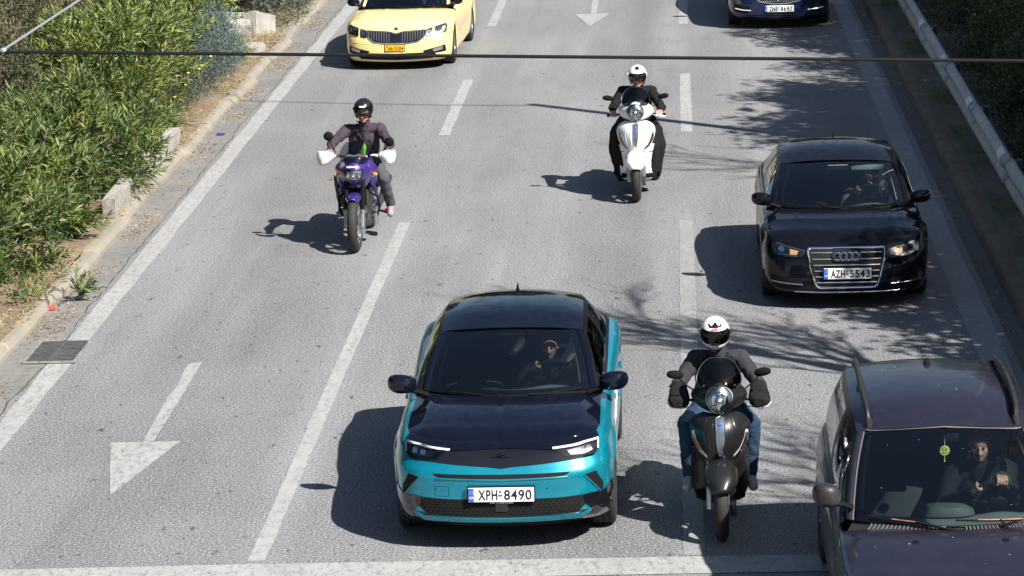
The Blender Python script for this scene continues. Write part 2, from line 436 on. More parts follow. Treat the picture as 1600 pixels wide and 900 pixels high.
# verges and kerbs
def verge(name, xs, zs, y0, y1, mat, amp, st=.35):
    V = []; nx = len(xs); F = []; k = int((y1-y0)/st)
    for i in range(k+1):
        for j, (x, z) in enumerate(zip(xs, zs)):
            V.append((x, y0+i*st, z+(random.uniform(-amp, amp) if 0 < j < nx-1 else 0)))
    for i in range(k):
        for j in range(nx-1): F.append((i*nx+j, i*nx+j+1, (i+1)*nx+j+1, (i+1)*nx+j))
    return S(mk(name, V, F, mat))
verge('verge_left', [-7.08, -7.3, -7.6, -8, -8.5, -9.2, -10, -11, -13, -16, -22, -40], [.11, .13, .17, .2, .22, .25, .28, .3, .35, .4, .4, .4], 14, 90, soil, .03)
verge('verge_right', [3.63, 3.9, 4.2, 4.6, 5.2, 6, 7, 9, 14, 30], [.1, .12, .12, .13, .15, .18, .2, .25, .3, .3], 14, 90, groundm('shaded verge soil', (.17, .145, .105), (.24, .21, .165), (.12, .15, .06)), .025)
def kerb(name, x0, x1, y0, y1, z, mat, rnd, jit, skip=()):
    mb = MB(); y = y0; g = .02; s = 1 if x1 > x0 else -1; w = abs(x1-x0)
    while y < y1:
        L = 2.3; dx = random.uniform(-jit, jit); dz = random.uniform(-jit, jit)*.6; rot = random.uniform(-jit, jit)*.6
        if not any(a <= y < c for a, c in skip):
            prof = [(0, -.02), (.01*s, z*.45), (.03*s, z-rnd), (.03*s+rnd*.45*s, z-rnd*.25), (.03*s+rnd*1.1*s, z), (w*s, z-.005), (w*s, -.02)]
            ys = [y, y+.03]+[y+.03+k*.28 for k in range(1, 8)]+[y+L-g-.03, y+L-g]; G = []
            for i, yy in enumerate(ys):
                ins = .006 if i in (0, 9) else 0; wv = random.uniform(-jit, jit)*.4; zv = random.uniform(-jit, jit)*.35
                G.append([(x0+dx+rot*(yy-y)+px+s*ins*(j < 4)+wv, yy, pz+dz+zv*(1 < j < 6)+random.uniform(-jit, jit)*.12-ins*(j > 1 and j < 6)) for j, (px, pz) in enumerate(prof)])
            mb.grid(G); mb.add(G[0], [tuple(range(7))]); mb.add(G[-1], [tuple(range(7))[::-1]])
        y += L
    return S(mb.build(name, mat, None, True, 40))
kerb('kerb', -6.92, -7.12, 14, 90, .11, kerbm, .05, .03)
kerb('kerb', 3.46, 3.68, 14, 90, .13, kerbd, .03, .006)
# broken low wall behind the left kerb: separate concrete blocks
def block(x, y, z, d, rz, lab, cut=.06, tilt=0, name='concrete_block', cat='concrete block', group='broken concrete blocks behind the kerb'):
    bm = bmesh.new(); bmesh.ops.create_cube(bm, size=1)
    for v in bm.verts: v.co = Vector((v.co.x*d[0]+random.uniform(-cut, cut)*.5, v.co.y*d[1]+random.uniform(-cut, cut), v.co.z*d[2]+random.uniform(-cut, cut)*.3))
    bmesh.ops.bevel(bm, geom=bm.edges[:], offset=.018, segments=2, affect='EDGES')
    bmesh.ops.subdivide_edges(bm, edges=bm.edges[:], cuts=2, use_grid_fill=True)
    for v in bm.verts: v.co += Vector([random.uniform(-.006, .006) for _ in range(3)])
    me = bpy.data.meshes.new(name); bm.to_mesh(me); bm.free(); me.materials.append(blockm)
    o = bpy.data.objects.new(name, me); COL.objects.link(o); o.location = (x, y, z); o.rotation_euler = (tilt, 0, rz)
    return tag(o, lab, cat, group)
block(-7.14, 37.3, .2, (.2, 1.5, .34), .02, 'pale concrete kerb wall block nearest the camera, beside the leafy green bush')
block(-7.16, 39.2, .21, (.2, 2.0, .36), .0, 'pale concrete wall block in the middle of the broken low wall')
block(-7.15, 41.0, .21, (.17, 1.6, .38), -.02, 'upright pale concrete wall block at the far end of the low wall')
block(-7.86, 53.2, .27, (.40, .8, .40), .25, 'cracked white concrete chunk left of its neighbour below the grey shrub', .1, .15)
block(-7.50, 53.5, .28, (.30, .7, .46), -.3, 'cracked white concrete chunk leaning at the kerb side below the grey shrub', .1, -.2)
block(-7.45, 51.3, .15, (.6, 1.2, .1), .05, 'flat pale concrete slab lying on the soil by the kerb', .05)
block(-7.55, 30.3, .14, (.7, 1.1, .08), .0, 'flat pinkish paving slab at the lower left kerb', .02, 0, 'paving_slab', 'paving slab')
# drain grate
g = empty('drain_grate', (-6.45, 30.0, .0), 0, 'dark cast iron drain grate in the left gutter crossing the white line', 'drain grate')
iron = pm('cast iron', (.15, .145, .14), .55, .6, var=.3); ironl = pm('worn iron', (.36, .35, .33), .5, .5, var=.3)
mk('pit', [(-.26, -.44, .0135), (.25, -.44, .0135), (.25, .44, .0135), (-.26, .44, .0135)], [(0, 1, 2, 3)], pm('pit', (.008, .008, .008), .9), g, False)  # flat black sheet paints the shade under the bars
mb = MB()
for s in (-1, 1): mb.box((s*.26-.005, 0, .02), (.03, .94, .016)); mb.box((-.005, s*.455, .02), (.49, .03, .0158))
mb.build('grate_frame', ironl, g)
mb = MB()
for i in range(15): mb.box((-.005, -.42+i*.06, .0205), (.49, .02, .012))
mb.box((-.005, 0, .0295), (.035, .9, .005))
mb.build('grate_bars', iron, g)

# ------------------------------------------------------------------ guardrail
galv = pm('galvanised steel', (.36, .36, .365), .5, .4, var=.25, scale=6); dark = pm('dark steel', (.05, .05, .055), .5, .3)
gr = empty('guardrail', (3.95, 40, .1), 0, 'galvanised steel crash barrier with white reflector bands along the right verge', 'guardrail')
prof = [(.02, .27), (-.015, .275), (-.075, .325), (-.085, .37), (-.075, .405), (0, .455), (0, .475), (-.075, .525), (-.085, .57), (-.075, .605), (-.015, .655), (.02, .66)]
for k in range(-5, 8):
    y0 = -.05+k*4; mb = MB(); ov = .0035*(k % 2)
    G = [[(x-ov-(.006 if yy < y0+.35 else 0), yy, z) for x, z in prof] for yy in (y0-.05, y0+.34, y0+.36, y0+2, y0+4.0)]
    mb.grid(G); o = mb.build('beam', galv, gr)
    md = o.modifiers.new('s', 'SOLIDIFY'); md.thickness = .004
    mb = MB(); mb.box((.10, y0, .12), (.06, .12, 1.05)).box((.05, y0, .47), (.06, .3, .3)); mb.build('post', dark, gr)
    G = [[(x-.011, yy, z+.004) for x, z in prof[6:11]] for yy in (y0+.4, y0+.86)]
    MB().grid(G).build('reflector_band', pm('white band', (.72, .73, .74), .5, var=.15), gr)
    for dz in (.37, .57): MB().sph((-.095, y0+.15, dz), .018, 8, 6).build('bolt', galv, gr)

# ------------------------------------------------------------------ overhead cables
cb = pm('cable rubber', (.007, .007, .007), .6, spec=.2); cl = pm('bright wire', (.42, .42, .43), .35, .6)
def sag(a, c, s, n=24): a, c = Vector(a), Vector(c); return [a.lerp(c, t/n)-Vector((0, 0, s*4*(t/n)*(1-t/n))) for t in range(n+1)]
J = Vector((-1.408, 6.2, 6.4045))
o = MB().tube([J+Vector((-6, .2, .38))]+[J, Vector((3.2, 6.2, 6.258)), Vector((12, 6.2, 5.98))], .0036, 10).build('span_cable', cb); tag(o, 'black span cable crossing the whole picture above the road', 'cable')
o = MB().tube([J+Vector((0, 0, .004)), Vector((-1.318, 6.6, 6.463)), Vector((2.2, 22.5, 8.95))], .0028, 8).build('bright_wire', cl); tag(o, 'thin bright wire rising from the black cable at the upper left', 'wire')
o = MB().sph(J+Vector((0, 0, .003)), (.008, .005, .006), 12, 8).build('cable_clamp', cl); tag(o, 'small metal clamp joining the bright wire to the black cable', 'cable clamp')
# utility pole and wire just outside the picture: their shadows cross the road
up = empty('utility_pole', (5.0, 39.4, .1), 0, 'tall grey utility pole beyond the crash barrier', 'utility pole')
MB().tube([(0, 0, 0), (0, 0, 9.2)], [.13, .09], 16).build('pole', galv, up); MB().box((0, 0, 8.9), (.1, .1, .3)).build('pole_cap', dark, up)
tip = Vector((5, 39.4, 9.1)); o = MB().tube(sag(tip, (-1.0, 41.35, 8.1), .25)+sag((-1.0, 41.35, 8.1), (-16, 43.5, 8.8), .3), .022, 8).build('overhead_wire', cb); tag(o, 'overhead wire strung across the road from the utility pole', 'overhead wire')
# ------------------------------------------------------------------ vegetation
def leafm(name, cols, rough=.5, trans=.22):
    m = bpy.data.materials.new(name); m.use_nodes = True; n, l = nd(m); b = n['Principled BSDF']
    geo = n.new('ShaderNodeNewGeometry'); rp = n.new('ShaderNodeValToRGB'); l.new(geo.outputs['Random Per Island'], rp.inputs[0])
    e = rp.color_ramp.elements
    while len(e) < len(cols): e.new(.5)
    for i, c in enumerate(cols): e[i].position = i/(len(cols)-1); e[i].color = (*c, 1)
    tc = n.new('ShaderNodeTexCoord'); t = noise(n, l, tc.outputs['Object'], 1.6, 3)
    c2 = mixc(n, l, mapr(n, l, t, .35, .65, .0, .45), rp.outputs[0], cols[0])
    l.new(c2, b.inputs['Base Color']); b.inputs['Roughness'].default_value = rough
    tr = n.new('ShaderNodeBsdfTranslucent'); l.new(c2, tr.inputs[0]); mx = n.new('ShaderNodeMixShader'); mx.inputs[0].default_value = trans
    l.new(b.outputs[0], mx.inputs[1]); l.new(tr.outputs[0], mx.inputs[2]); l.new(mx.outputs[0], n['Material Output'].inputs[0]); return m
M_OLE = leafm('oleander leaf', [(.025, .055, .013), (.045, .085, .02), (.075, .125, .03), (.115, .17, .042), (.17, .21, .06), (.22, .17, .08)])
M_OLY = leafm('oleander young leaf', [(.08, .13, .025), (.14, .19, .036), (.21, .25, .05), (.29, .31, .08)])
M_GRY = leafm('grey leaf', [(.075, .09, .065), (.11, .13, .095), (.155, .17, .13), (.20, .21, .165)], .7, .1)
M_BLU = leafm('blue grey leaf', [(.06, .09, .08), (.095, .135, .12), (.14, .18, .165)], .7, .1)
M_CON = leafm('conifer leaf', [(.03, .04, .016), (.06, .065, .027), (.11, .105, .05), (.17, .155, .08)], .7, .1)
M_DRK = leafm('dark hedge leaf', [(.016, .032, .012), (.03, .052, .018), (.05, .07, .024), (.09, .09, .038)], .5, .2)
M_HDG = leafm('hedge leaf', [(.03, .055, .02), (.055, .085, .03), (.09, .12, .04), (.15, .15, .06)], .45, .2)
M_DRY = leafm('dry leaf', [(.20, .12, .06), (.30, .20, .10), (.42, .32, .18)], .8, .1)
M_STR = leafm('straw', [(.30, .24, .12), (.42, .35, .20), (.25, .26, .10)], .8, .1)
bark = pm('bark', (.11, .085, .065), .85, var=.35, scale=30); barkg = pm('pale bark', (.17, .14, .11), .85, var=.35, scale=30)
def unit(v): return v/np.maximum(1e-9, np.linalg.norm(v, axis=-1, keepdims=True))
def leaves(name, B, D, L, W, mat, parent=None, fold=.25, droop=.12):
    """B base points, D directions (N,3); L,W arrays: each leaf is a folded pointed blade of 4 triangles"""
    N = len(B); D = unit(D); r = unit(rng.normal(size=(N, 3))+np.array([0, 0, .01])); S_ = unit(np.cross(D, r)); U = np.cross(S_, D)
    U *= np.where(U[:, 2:3] < 0, -1, 1)
    L = np.broadcast_to(L, (N,))[:, None]; W = np.broadcast_to(W, (N,))[:, None]
    mid = B+D*L*.45; tip = B+D*L-U*L*droop
    V = np.stack([B, mid+S_*W/2+U*W*fold, mid-U*W*.05, mid-S_*W/2+U*W*fold, tip], 1).reshape(-1, 3).astype(np.float32)
    f = np.array([[0, 1, 2], [0, 2, 3], [1, 4, 2], [2, 4, 3]]); F = (np.arange(N)[:, None, None]*5+f[None]).reshape(-1)
    me = bpy.data.meshes.new(name); nf = N*4
    me.vertices.add(len(V)); me.vertices.foreach_set('co', V.ravel()); me.loops.add(nf*3); me.loops.foreach_set('vertex_index', F.astype(np.int32))
    me.polygons.add(nf); me.polygons.foreach_set('loop_start', np.arange(0, nf*3, 3, dtype=np.int32)); me.polygons.foreach_set('loop_total', np.full(nf, 3, dtype=np.int32))
    me.update(calc_edges=True); me.validate(); me.materials.append(mat)
    o = bpy.data.objects.new(name, me); COL.objects.link(o)
    if parent: o.parent = parent
    return o
def lump(d, s): return 1+.16*np.sin(d[:, 0]*4.1+s)+.14*np.sin(d[:, 1]*5.3+s*2.1)+.12*np.sin(d[:, 2]*6.7+s*3.3)+.08*np.sin((d[:, 0]+d[:, 1])*9.1+s)
def shoots(n, rx, ry, h, s, fill=.45, zlo=-.25, amp=1.0):
    d = unit(rng.normal(size=(n, 3))); d[:, 2] = np.abs(d[:, 2])*1.0+zlo*rng.random(n); d = unit(d)
    rad = (1+(lump(d, s)-1)*amp)*np.where(rng.random(n) < fill, rng.random(n)**.5, .86+.16*rng.random(n))
    P = d*rad[:, None]*np.array([rx, ry, h*.72]); P[:, 2] += h*.30; P[:, 2] = np.maximum(P[:, 2], .06); return P, d
def oleander(x, y, rx, ry, h, n, lab, s=0, young=.25, LL=.15, group='oleander bushes along the left verge', ls=1.0):
    e = empty('oleander_bush', (x, y, .2), 0, lab, 'bush', group)
    nc = max(3, n//13); Pc, dc = shoots(nc, rx, ry, h, s, .22, -.75, 1.3); q = rng.integers(0, nc, n); d = dc[q]
    off = rng.normal(size=(n, 3))*np.array([.12, .12, .10])*ls; P = Pc[q]+off; P[:, 2] = np.maximum(P[:, 2], .08)
    A = unit(d*.6+np.array([0, 0, .7])+off*2.2/ls+rng.normal(size=(n, 3))*.16)
    per = 15; t = np.tile(np.arange(per)/per, n); AA = np.repeat(A, per, 0)
    base = np.repeat(P, per, 0)+AA*(t[:, None]*.26-.12)*ls
    ra = unit(np.cross(AA, unit(rng.normal(size=(n*per, 3)))))
    al = (1.12-.85*t+rng.normal(size=n*per)*.09)[:, None]
    D = AA*np.cos(al)+ra*np.sin(al); L = LL*ls*(1.05-.35*t)*rng.uniform(.75, 1.15, n*per)
    q = np.repeat(rng.random(n) < young, per)
    leaves('foliage', base[~q], D[~q], L[~q], L[~q]*.19, M_OLE, e); leaves('young_foliage', base[q], D[q], L[q], L[q]*.18, M_OLY, e)
    mb = MB()
    for k in range(26 if n > 100 else 5):
        i = random.randrange(n); p = Vector(P[i]); b0 = Vector((random.uniform(-.25, .25)*rx, random.uniform(-.25, .25)*ry, -.1))
        mb.tube([b0, b0.lerp(p, .5)+Vector((0, 0, .12)), p], [.018*(.4 if n < 100 else 1), .010*(.5 if n < 100 else 1), .005], 5)
    mb.build('stem', barkg, e, True, None); return e
def shrub(name, x, y, rx, ry, h, n, L, W, mat, lab, cat='shrub', group=None, s=0, z0=.15, clump=26, cr_=.11, up=.3, fill=.35):
    e = empty(name, (x, y, z0), 0, lab, cat, group)
    nc = n//clump; P, d = shoots(nc, rx, ry, h, s, fill, -.45)
    B = np.repeat(P, clump, 0)+rng.normal(size=(nc*clump, 3))*cr_*np.array([1, 1, .8]); D = unit(np.repeat(d, clump, 0)*.6+rng.normal(size=(nc*clump, 3))*.6+np.array([0, 0, up]))
    B[:, 2] = np.maximum(B[:, 2], .02)
    leaves('foliage', B, D, L*rng.uniform(.7, 1.2, len(B)), W, mat, e, .1, .05)
    mb = MB()
    for k in range(16):
        p = Vector(P[random.randrange(nc)]); b0 = Vector((random.uniform(-.12, .12)*rx, random.uniform(-.12, .12)*ry, -.1))
        mb.tube([b0, b0.lerp(p, .5)+Vector((0, 0, .08)), p], [.03, .02, .006], 5)
    mb.build('stem', bark, e, True, None); return e
OL = [(-8.2, 33.2, 1.15, 1.25, 1.55, 1050, 'dense green oleander bush nearest the camera, its branches hanging over bare soil'),
      (-8.15, 35.6, 1.05, 1.3, 1.15, 950, 'second green oleander bush, bulging over the nearest concrete wall block'),
      (-7.98, 38.4, .78, 1.35, 1.4, 850, 'third green oleander bush, beside the middle of the low concrete wall'),
      (-8.0, 41.6, .70, 1.5, 2.05, 950, 'tall yellow green oleander bush behind the weeds with yellow flowers'),
      (-8.08, 45.2, .68, 1.5, 2.0, 900, 'yellow green oleander bush beside the blue grey shrub'),
      (-8.2, 49.6, .62, 1.4, 1.8, 650, 'small bright oleander bush between the conifers and the grey shrub'),
      (-9.7, 35.4, 1.0, 1.6, .95, 700, 'dark oleander bush at the left edge behind the row')]
for i, a in enumerate(OL): oleander(*a, s=i*1.7+.4, young=(.16, .22, .28, .5, .5, .6, .1)[i], ls=1.12)
e = oleander(-7.0, 32.2, .3, .4, .55, 22, 'small oleander sprig leaning over the left kerb by the drain', 2.2, .1, group=None, ls=.9); e.location.z = .0
shrub('conifer_bush', -9.35, 39.9, .8, 1.2, 1.7, 24000, .07, .02, M_CON, 'brownish green conifer bush at the left edge behind the oleanders', 'conifer', 'conifers behind the oleanders', 1, clump=60, cr_=.085, fill=.1)
shrub('conifer_bush', -9.6, 43.2, .85, 1.5, 2.3, 26000, .07, .02, M_CON, 'brownish green conifer in the upper left corner of the picture', 'conifer', 'conifers behind the oleanders', 2, clump=60, cr_=.085, fill=.1)
shrub('conifer_bush', -9.7, 48.2, .9, 1.6, 2.5, 22000, .07, .02, M_CON, 'dark conifer at the top edge behind the yellow green oleander', 'conifer', 'conifers behind the oleanders', 3, clump=60, cr_=.085, fill=.1)
shrub('conifer_bush', -9.4, 52.6, .8, 1.4, 2.1, 16000, .07, .018, M_GRY, 'greyish conifer at the top edge left of the grey shrub', 'conifer', 'conifers behind the oleanders', 4, clump=60, cr_=.085, fill=.1)
shrub('grey_shrub', -8.1, 56.4, 1.0, 2.3, 1.5, 42000, .10, .021, M_GRY, 'long silvery grey shrub spilling over the kerb at the top', 'shrub', None, 5, up=.8)
shrub('blue_grey_shrub', -7.6, 47.9, .38, 2.1, .9, 22000, .07, .012, M_BLU, 'blue grey shrub beside the kerb behind the yellow flowered weeds', 'shrub', None, 6, up=.7)
shrub('weed_clump', -7.65, 44.2, .35, 1.5, .55, 5000, .06, .01, M_CON, 'low brownish weed clump dotted with yellow flowers', 'weeds', None, 7, up=.6)
# yellow flowers in the weeds
mb = MB(); fl = pm('yellow petals', (.75, .55, .02), .6)
fe = empty('yellow_flowers', (-7.6, 43.5, .2), 0, 'few small yellow flowers rising from the weeds by the kerb', 'flowers')
for k in range(14):
    p = Vector((random.uniform(-.15, .35), random.uniform(-4.2, 3.0), random.uniform(.35, .7))); MB().sph(p, (.026, .026, .014), 8, 5).build('flower_head', fl, fe); MB().tube([p-Vector((0, 0, .35)), p], .003, 4).build('stem', barkg, fe, True, None)
# grass and litter: nobody could count them
def scatter(name, n, xs, ys, zf, L, W, mat, up, lab, cat):
    x = rng.uniform(*xs, n); y = rng.uniform(*ys, n); c = (np.sin(x*3.1+y*1.3)+np.sin(y*2.3-x*1.7)+rng.normal(size=n)*.7) > .5; x, y = x[c], y[c]
    B = np.stack([x, y, np.full(len(x), zf)], 1); D = rng.normal(size=(len(x), 3))*np.array([1, 1, .15])+np.array([0, 0, up])
    o = leaves(name, B, D, L*rng.uniform(.5, 1.3, len(x)), W, mat); tag(o, lab, cat, kind='stuff'); return o
scatter('dry_grass', 30000, (-8.1, -6.98), (27, 62), .17, .09, .006, M_STR, .8, 'dry straw coloured grass on the left verge', 'grass')
scatter('verge_grass', 26000, (3.72, 4.9), (30, 62), .12, .08, .008, leafm('shade grass', [(.10, .17, .04), (.17, .24, .06)]), 1.2, 'short green grass under the crash barrier', 'grass')
scatter('leaf_litter', 5200, (-7.0, -6.6), (26, 62), .012, .035, .02, M_DRY, .12, 'dry leaves gathered in the left gutter', 'leaf litter')
scatter('leaf_litter', 11000, (-8.3, -6.95), (26, 60), .17, .06, .02, M_DRY, .1, 'dry leaves fallen on the soil under the oleanders', 'leaf litter')
scatter('leaf_litter', 900, (3.25, 3.5), (26, 60), .012, .03, .015, leafm('pale litter', [(.3, .28, .24), (.5, .5, .48)]), .1, 'pale scraps lying in the right gutter', 'leaf litter')
# litter
o = MB().bbox((0, 0, .03), (.11, .06, .04), .012).build('orange_wrapper', pm('orange plastic', (.45, .07, .04), .5)); o.location = (-6.93, 32.0, .0); o.rotation_euler = (0, 0, .4); tag(o, 'crumpled orange wrapper in the left gutter below the oleander sprig', 'litter')
o = MB().bbox((0, 0, .02), (.12, .08, .02), .008).build('purple_wrapper', pm('purple plastic', (.06, .035, .22), .5)); o.location = (-6.72, 43.4, .0); tag(o, 'crushed purple wrapper beside the left kerb', 'litter')
# right side: dark hedge behind the barrier
for i, (x, y, rx, ry, h) in enumerate([(4.85, 37.4, .45, 1.7, 1.0), (5.0, 41.2, .62, 1.9, 1.4), (5.15, 45.1, .75, 2.0, 1.8), (5.3, 49.2, .85, 2.1, 2.0), (5.45, 53.3, .95, 2.0, 2.2), (5.6, 57.2, 1.0, 2, 2.3), (6.7, 61, 1.4, 2.2, 2.6)]):
    shrub('hedge_bush', x, y, rx, ry, h, 17000, .075, .03, M_HDG, ['lowest dark hedge bush at the right edge behind the barrier', 'second dark hedge bush from the near end of the right hedge', 'third dark hedge bush behind the crash barrier', 'fourth dark hedge bush from the near end, right of the barrier', 'fifth dark hedge bush near the top right corner', 'sixth dark hedge bush at the top edge right of the barrier', 'farthest dark hedge bush beyond the top right corner'][i], 'hedge bush', 'dark hedge behind the crash barrier', i+.5, clump=30, cr_=.13)
# evergreen trees right of the road: their crowns stand above the picture and shade the right lane
def evergreen(x, y, cz, rx, ry, rz, n, lab, s):
    e = empty('evergreen_tree', (x, y, .1), 0, lab, 'tree', 'evergreen trees right of the road')
    nc = n//30; d = unit(rng.normal(size=(nc, 3))); rad = lump(d, s)*np.where(rng.random(nc) < .5, rng.random(nc)**.5, .85+.2*rng.random(nc))
    P = d*rad[:, None]*np.array([rx, ry, rz])+np.array([0, 0, cz]); B = np.repeat(P, 30, 0)+rng.normal(size=(nc*30, 3))*.16
    leaves('crown', B, rng.normal(size=(nc*30, 3)), .17, .085, M_DRK, e)
    mb = MB(); mb.tube([(0, 0, -.2), (.05, .1, cz*.5), (0, 0, cz)], [.16, .12, .07], 8)
    for k in range(14):
        p = Vector(P[random.randrange(nc)]); q = Vector((0, 0, cz*random.uniform(.5, .9))); mb.tube([q, q.lerp(p, .5)+Vector((0, 0, -.1)), p], [.05, .03, .01], 5)
    mb.build('trunk', bark, e, True, None)
# (x, y, crown centre z, rx, ry, rz): shadow of a point at height h falls .78h to the left and .67h farther away
for i, a in enumerate([(7.1, 22.8, 3.6, .9, 1.3, 1.0), (7.3, 25.2, 4.2, 1.1, 1.5, 1.3), (7.3, 28.2, 4.6, 1.1, 1.9, 1.5), (7.5, 31.6, 4.8, 1.2, 2.0, 1.6), (7.8, 35.2, 5.2, 1.2, 1.7, 1.7), (8.0, 38.2, 6.0, 1.5, 1.6, 1.9), (8.3, 41.0, 6.2, 1.6, 1.5, 1.9), (8.6, 44.2, 5.2, 1.3, 1.2, 1.9), (8.3, 47.6, 6.0, 1.4, 1.8, 2.0), (8.3, 51.2, 6.6, 1.6, 2.0, 2.2), (8.6, 55.5, 6.6, 1.6, 2.2, 2.2)]):
    evergreen(*a, 10500, 'dense dark evergreen tree in the row beyond the right hedge', i*2.3)
# unseen trees added both sides: block sky light, shade the verge, show in reflections
def bigtree(x, y, cz, rx, rz, i, lab, grp):
    e = empty('sky_block_tree', (x, y, 0), 0, lab, 'tree', grp); nc = 620; d = unit(rng.normal(size=(nc, 3)))
    P = d*(rng.random(nc)**.4*lump(d, i))[:, None]*np.array([rx, rx, rz])+np.array([0, 0, cz])
    leaves('crown', np.repeat(P, 14, 0)+rng.normal(size=(nc*14, 3))*.3, rng.normal(size=(nc*14, 3)), .5, .3, M_DRK, e); MB().tube([(0, 0, -.2), (.1, 0, cz*.5), (0, 0, cz)], [.25, .2, .1], 8).build('trunk', bark, e)
for i in range(9): bigtree(11.2+(i % 2)*.9, 18+i*5.2, 6.4, 2.4, 3.4, i*1.3, 'tall broad tree standing back from the right verge', 'tall trees beyond the right verge')
for i in range(9): bigtree(-17.5-(i % 3)*.8, 20+i*6, 6, 3.4, 5.2, i*1.9, 'tall dark tree standing back from the left verge', 'tall trees beyond the left verge')
# bare trees: only their thin branch shadows reach the picture
def bare(x, y, h, seed, lab, spread=.5, r0_=.12, lean=(0, 0)):
    rs = random.Random(seed); mb = MB(); root = empty('bare_tree', (x, y, .1), 0, lab, 'tree', 'leafless trees right of the road')
    tw = MB()
    def rec(p, d, L, r, dep):
        pts = [p]; q = p.copy(); dd = d.copy()
        for k in range(4):
            dd = (dd+Vector((rs.uniform(-.16, .16), rs.uniform(-.16, .16), rs.uniform(-.02, .14)))).normalized(); q = q+dd*L/4; pts.append(q.copy())
        (mb if dep < 2 else tw).tube(pts, [max(.007, r*(1-.09*i)) for i in range(5)], 6 if dep < 2 else 4, False)
        if dep >= 5 or L < .25: return
        for k in range(3 if dep < 3 else 4):
            a = pts[rs.choice((2, 3, 4))]; nd_ = (dd+Vector((rs.uniform(-1, 1), rs.uniform(-1, 1), rs.uniform(-.2, .6)))*spread*1.5).normalized()
            rec(a, nd_, L*rs.uniform(.6, .82), r*.66*rs.uniform(.75, 1), dep+1)
    rec(Vector((0, 0, -.2)), Vector((lean[0], lean[1], 1)).normalized(), h*.36, r0_, 0)
    mb.build('trunk', barkg, root, True, None); tw.build('branches', barkg, root, True, None)
bare(6.3, 24.3, 9.5, 3, 'tall leafless tree nearest the camera outside the right edge', .5, .13)
bare(5.9, 22.6, 5.5, 11, 'small leafless tree outside the right edge below the wagon', .5, .07)
bare(7.0, 37.6, 8.5, 5, 'leafless tree behind the evergreens outside the right edge', .55, .10, (-.15, 0))
bare(6.6, 20.6, 9.5, 8, 'leafless tree farther down the verge outside the lower right corner', .5, .10)
# far trees closing the view up the road (seen only in the paintwork's reflections)
for i, (x, y) in enumerate([(-14, 78), (-5, 96), (-19, 66), (16, 74), (11, 92), (4, 110), (-10, 118), (20, 112)]):
    e = empty('distant_tree', (x, y, 0), 0, 'dark round roadside tree far up the road', 'tree', 'distant trees up the road')
    nc = 500; d = unit(rng.normal(size=(nc, 3))); P = d*(rng.random(nc)**.4*lump(d, i))[:, None]*np.array([3.6, 3.6, 3.8])+np.array([0, 0, 6.5])
    leaves('crown', np.repeat(P, 12, 0)+rng.normal(size=(nc*12, 3))*.35, rng.normal(size=(nc*12, 3)), .6, .35, M_DRK, e); MB().tube([(0, 0, -.2), (.1, 0, 3), (0, 0, 6)], [.25, .2, .1], 8).build('trunk', bark, e)
# ------------------------------------------------------------------ car materials
def paintcar(name, col, rough=.32, metal=.0, crough=.02, flake=.0, dirt=0, coat=1.0):
    m = pm(name, col, rough, metal, coat, crough=crough, spec=.5 if max(col) > .05 or metal else .0)
    n, l = nd(m); tc = n.new('ShaderNodeTexCoord').outputs['Object']; b = n['Principled BSDF']
    if dirt:
        f = mapr(n, l, noise(n, l, tc, 9, 8, .75), .5, .72, 0, dirt)
        l.new(mixc(n, l, f, col, (.30, .27, .23)), b.inputs['Base Color'])
        g = mapr(n, l, noise(n, l, tc, 4, 5, .6), .35, .7, crough, crough+.22*dirt+.02); l.new(g, b.inputs['Coat Roughness'])
        g2 = mapr(n, l, noise(n, l, tc, 12, 5, .6), .4, .7, coat, coat*.6); l.new(g2, b.inputs['Coat Weight'])
    return m
P_TEAL = paintcar('teal metallic paint', (.0, .205, .285), .30, .42, dirt=.05)
P_BLK = paintcar('gloss black paint', (.003, .0042, .010), .25, dirt=.004)  # base pushed to blue in place of a stronger sky reflection
P_BLK2 = paintcar('black car paint', (.0035, .004, .007), .25, dirt=.008, coat=.8)
P_AUB = paintcar('sky tinted dark purple paint', (.016, .0145, .027), .42, .35, .07, dirt=.035, coat=.6)  # purple base mixed with the blue of the reflected sky
P_YEL = paintcar('pale yellow paint', (.75, .61, .25), .38, dirt=.008)
P_NVY = paintcar('navy blue paint', (.006, .015, .06), .3, .4, dirt=.02)
PL = pm('black plastic', (.006, .006, .0065), .8, spec=.12); PLG = pm('piano black', (.006, .006, .007), .08, coat=1)
PLT = pm('grey plastic', (.018, .018, .019), .75, spec=.15); FRM = pm('satin window frame', (.006, .006, .007), .35, spec=.25); RUB = pm('tyre rubber', (.016, .0155, .015), .75, var=.3, scale=25); CHR = pm('chrome', (.75, .76, .78), .08, 1)
ALU = pm('aluminium', (.45, .46, .48), .3, .9); ALD = pm('dark alloy', (.10, .10, .11), .35, .7); WHT = pm('plate white', (.80, .80, .78), .4); INK = pm('plate ink', (.008, .008, .008), .5)
BLU = pm('plate blue', (.01, .09, .48), .4); PYL = pm('plate orange', (.90, .48, .02), .4); ORG = pm('amber lens', (.85, .25, .03), .2, coat=1); WLN = pm('white lamp insert', (.85, .86, .88), .15, .2, coat=1)
INT = pm('interior grey', (.20, .215, .225), .8, spec=.2); INTB = pm('interior and recess shade black', (.006, .006, .0065), .7, spec=.2); INTP = pm('pale interior trim', (.22, .22, .21), .7); INTW = pm('light interior trim', (.62, .63, .60), .7); SEAT = pm('seat cloth', (.03, .032, .036), .9)  # the black is also painted as shade over grille, slot and intake openings
BELT = pm('seat belt', (.28, .31, .30), .7)
G_WS = glassm('windscreen glass', (.40, .49, .51), 1, 0, 1.85); G_SD = glassm('side glass', (.22, .24, .25), .55, 0, 1.5); G_HL = glassm('lamp glass', (.90, .92, .94), 1, 0, 1.5)
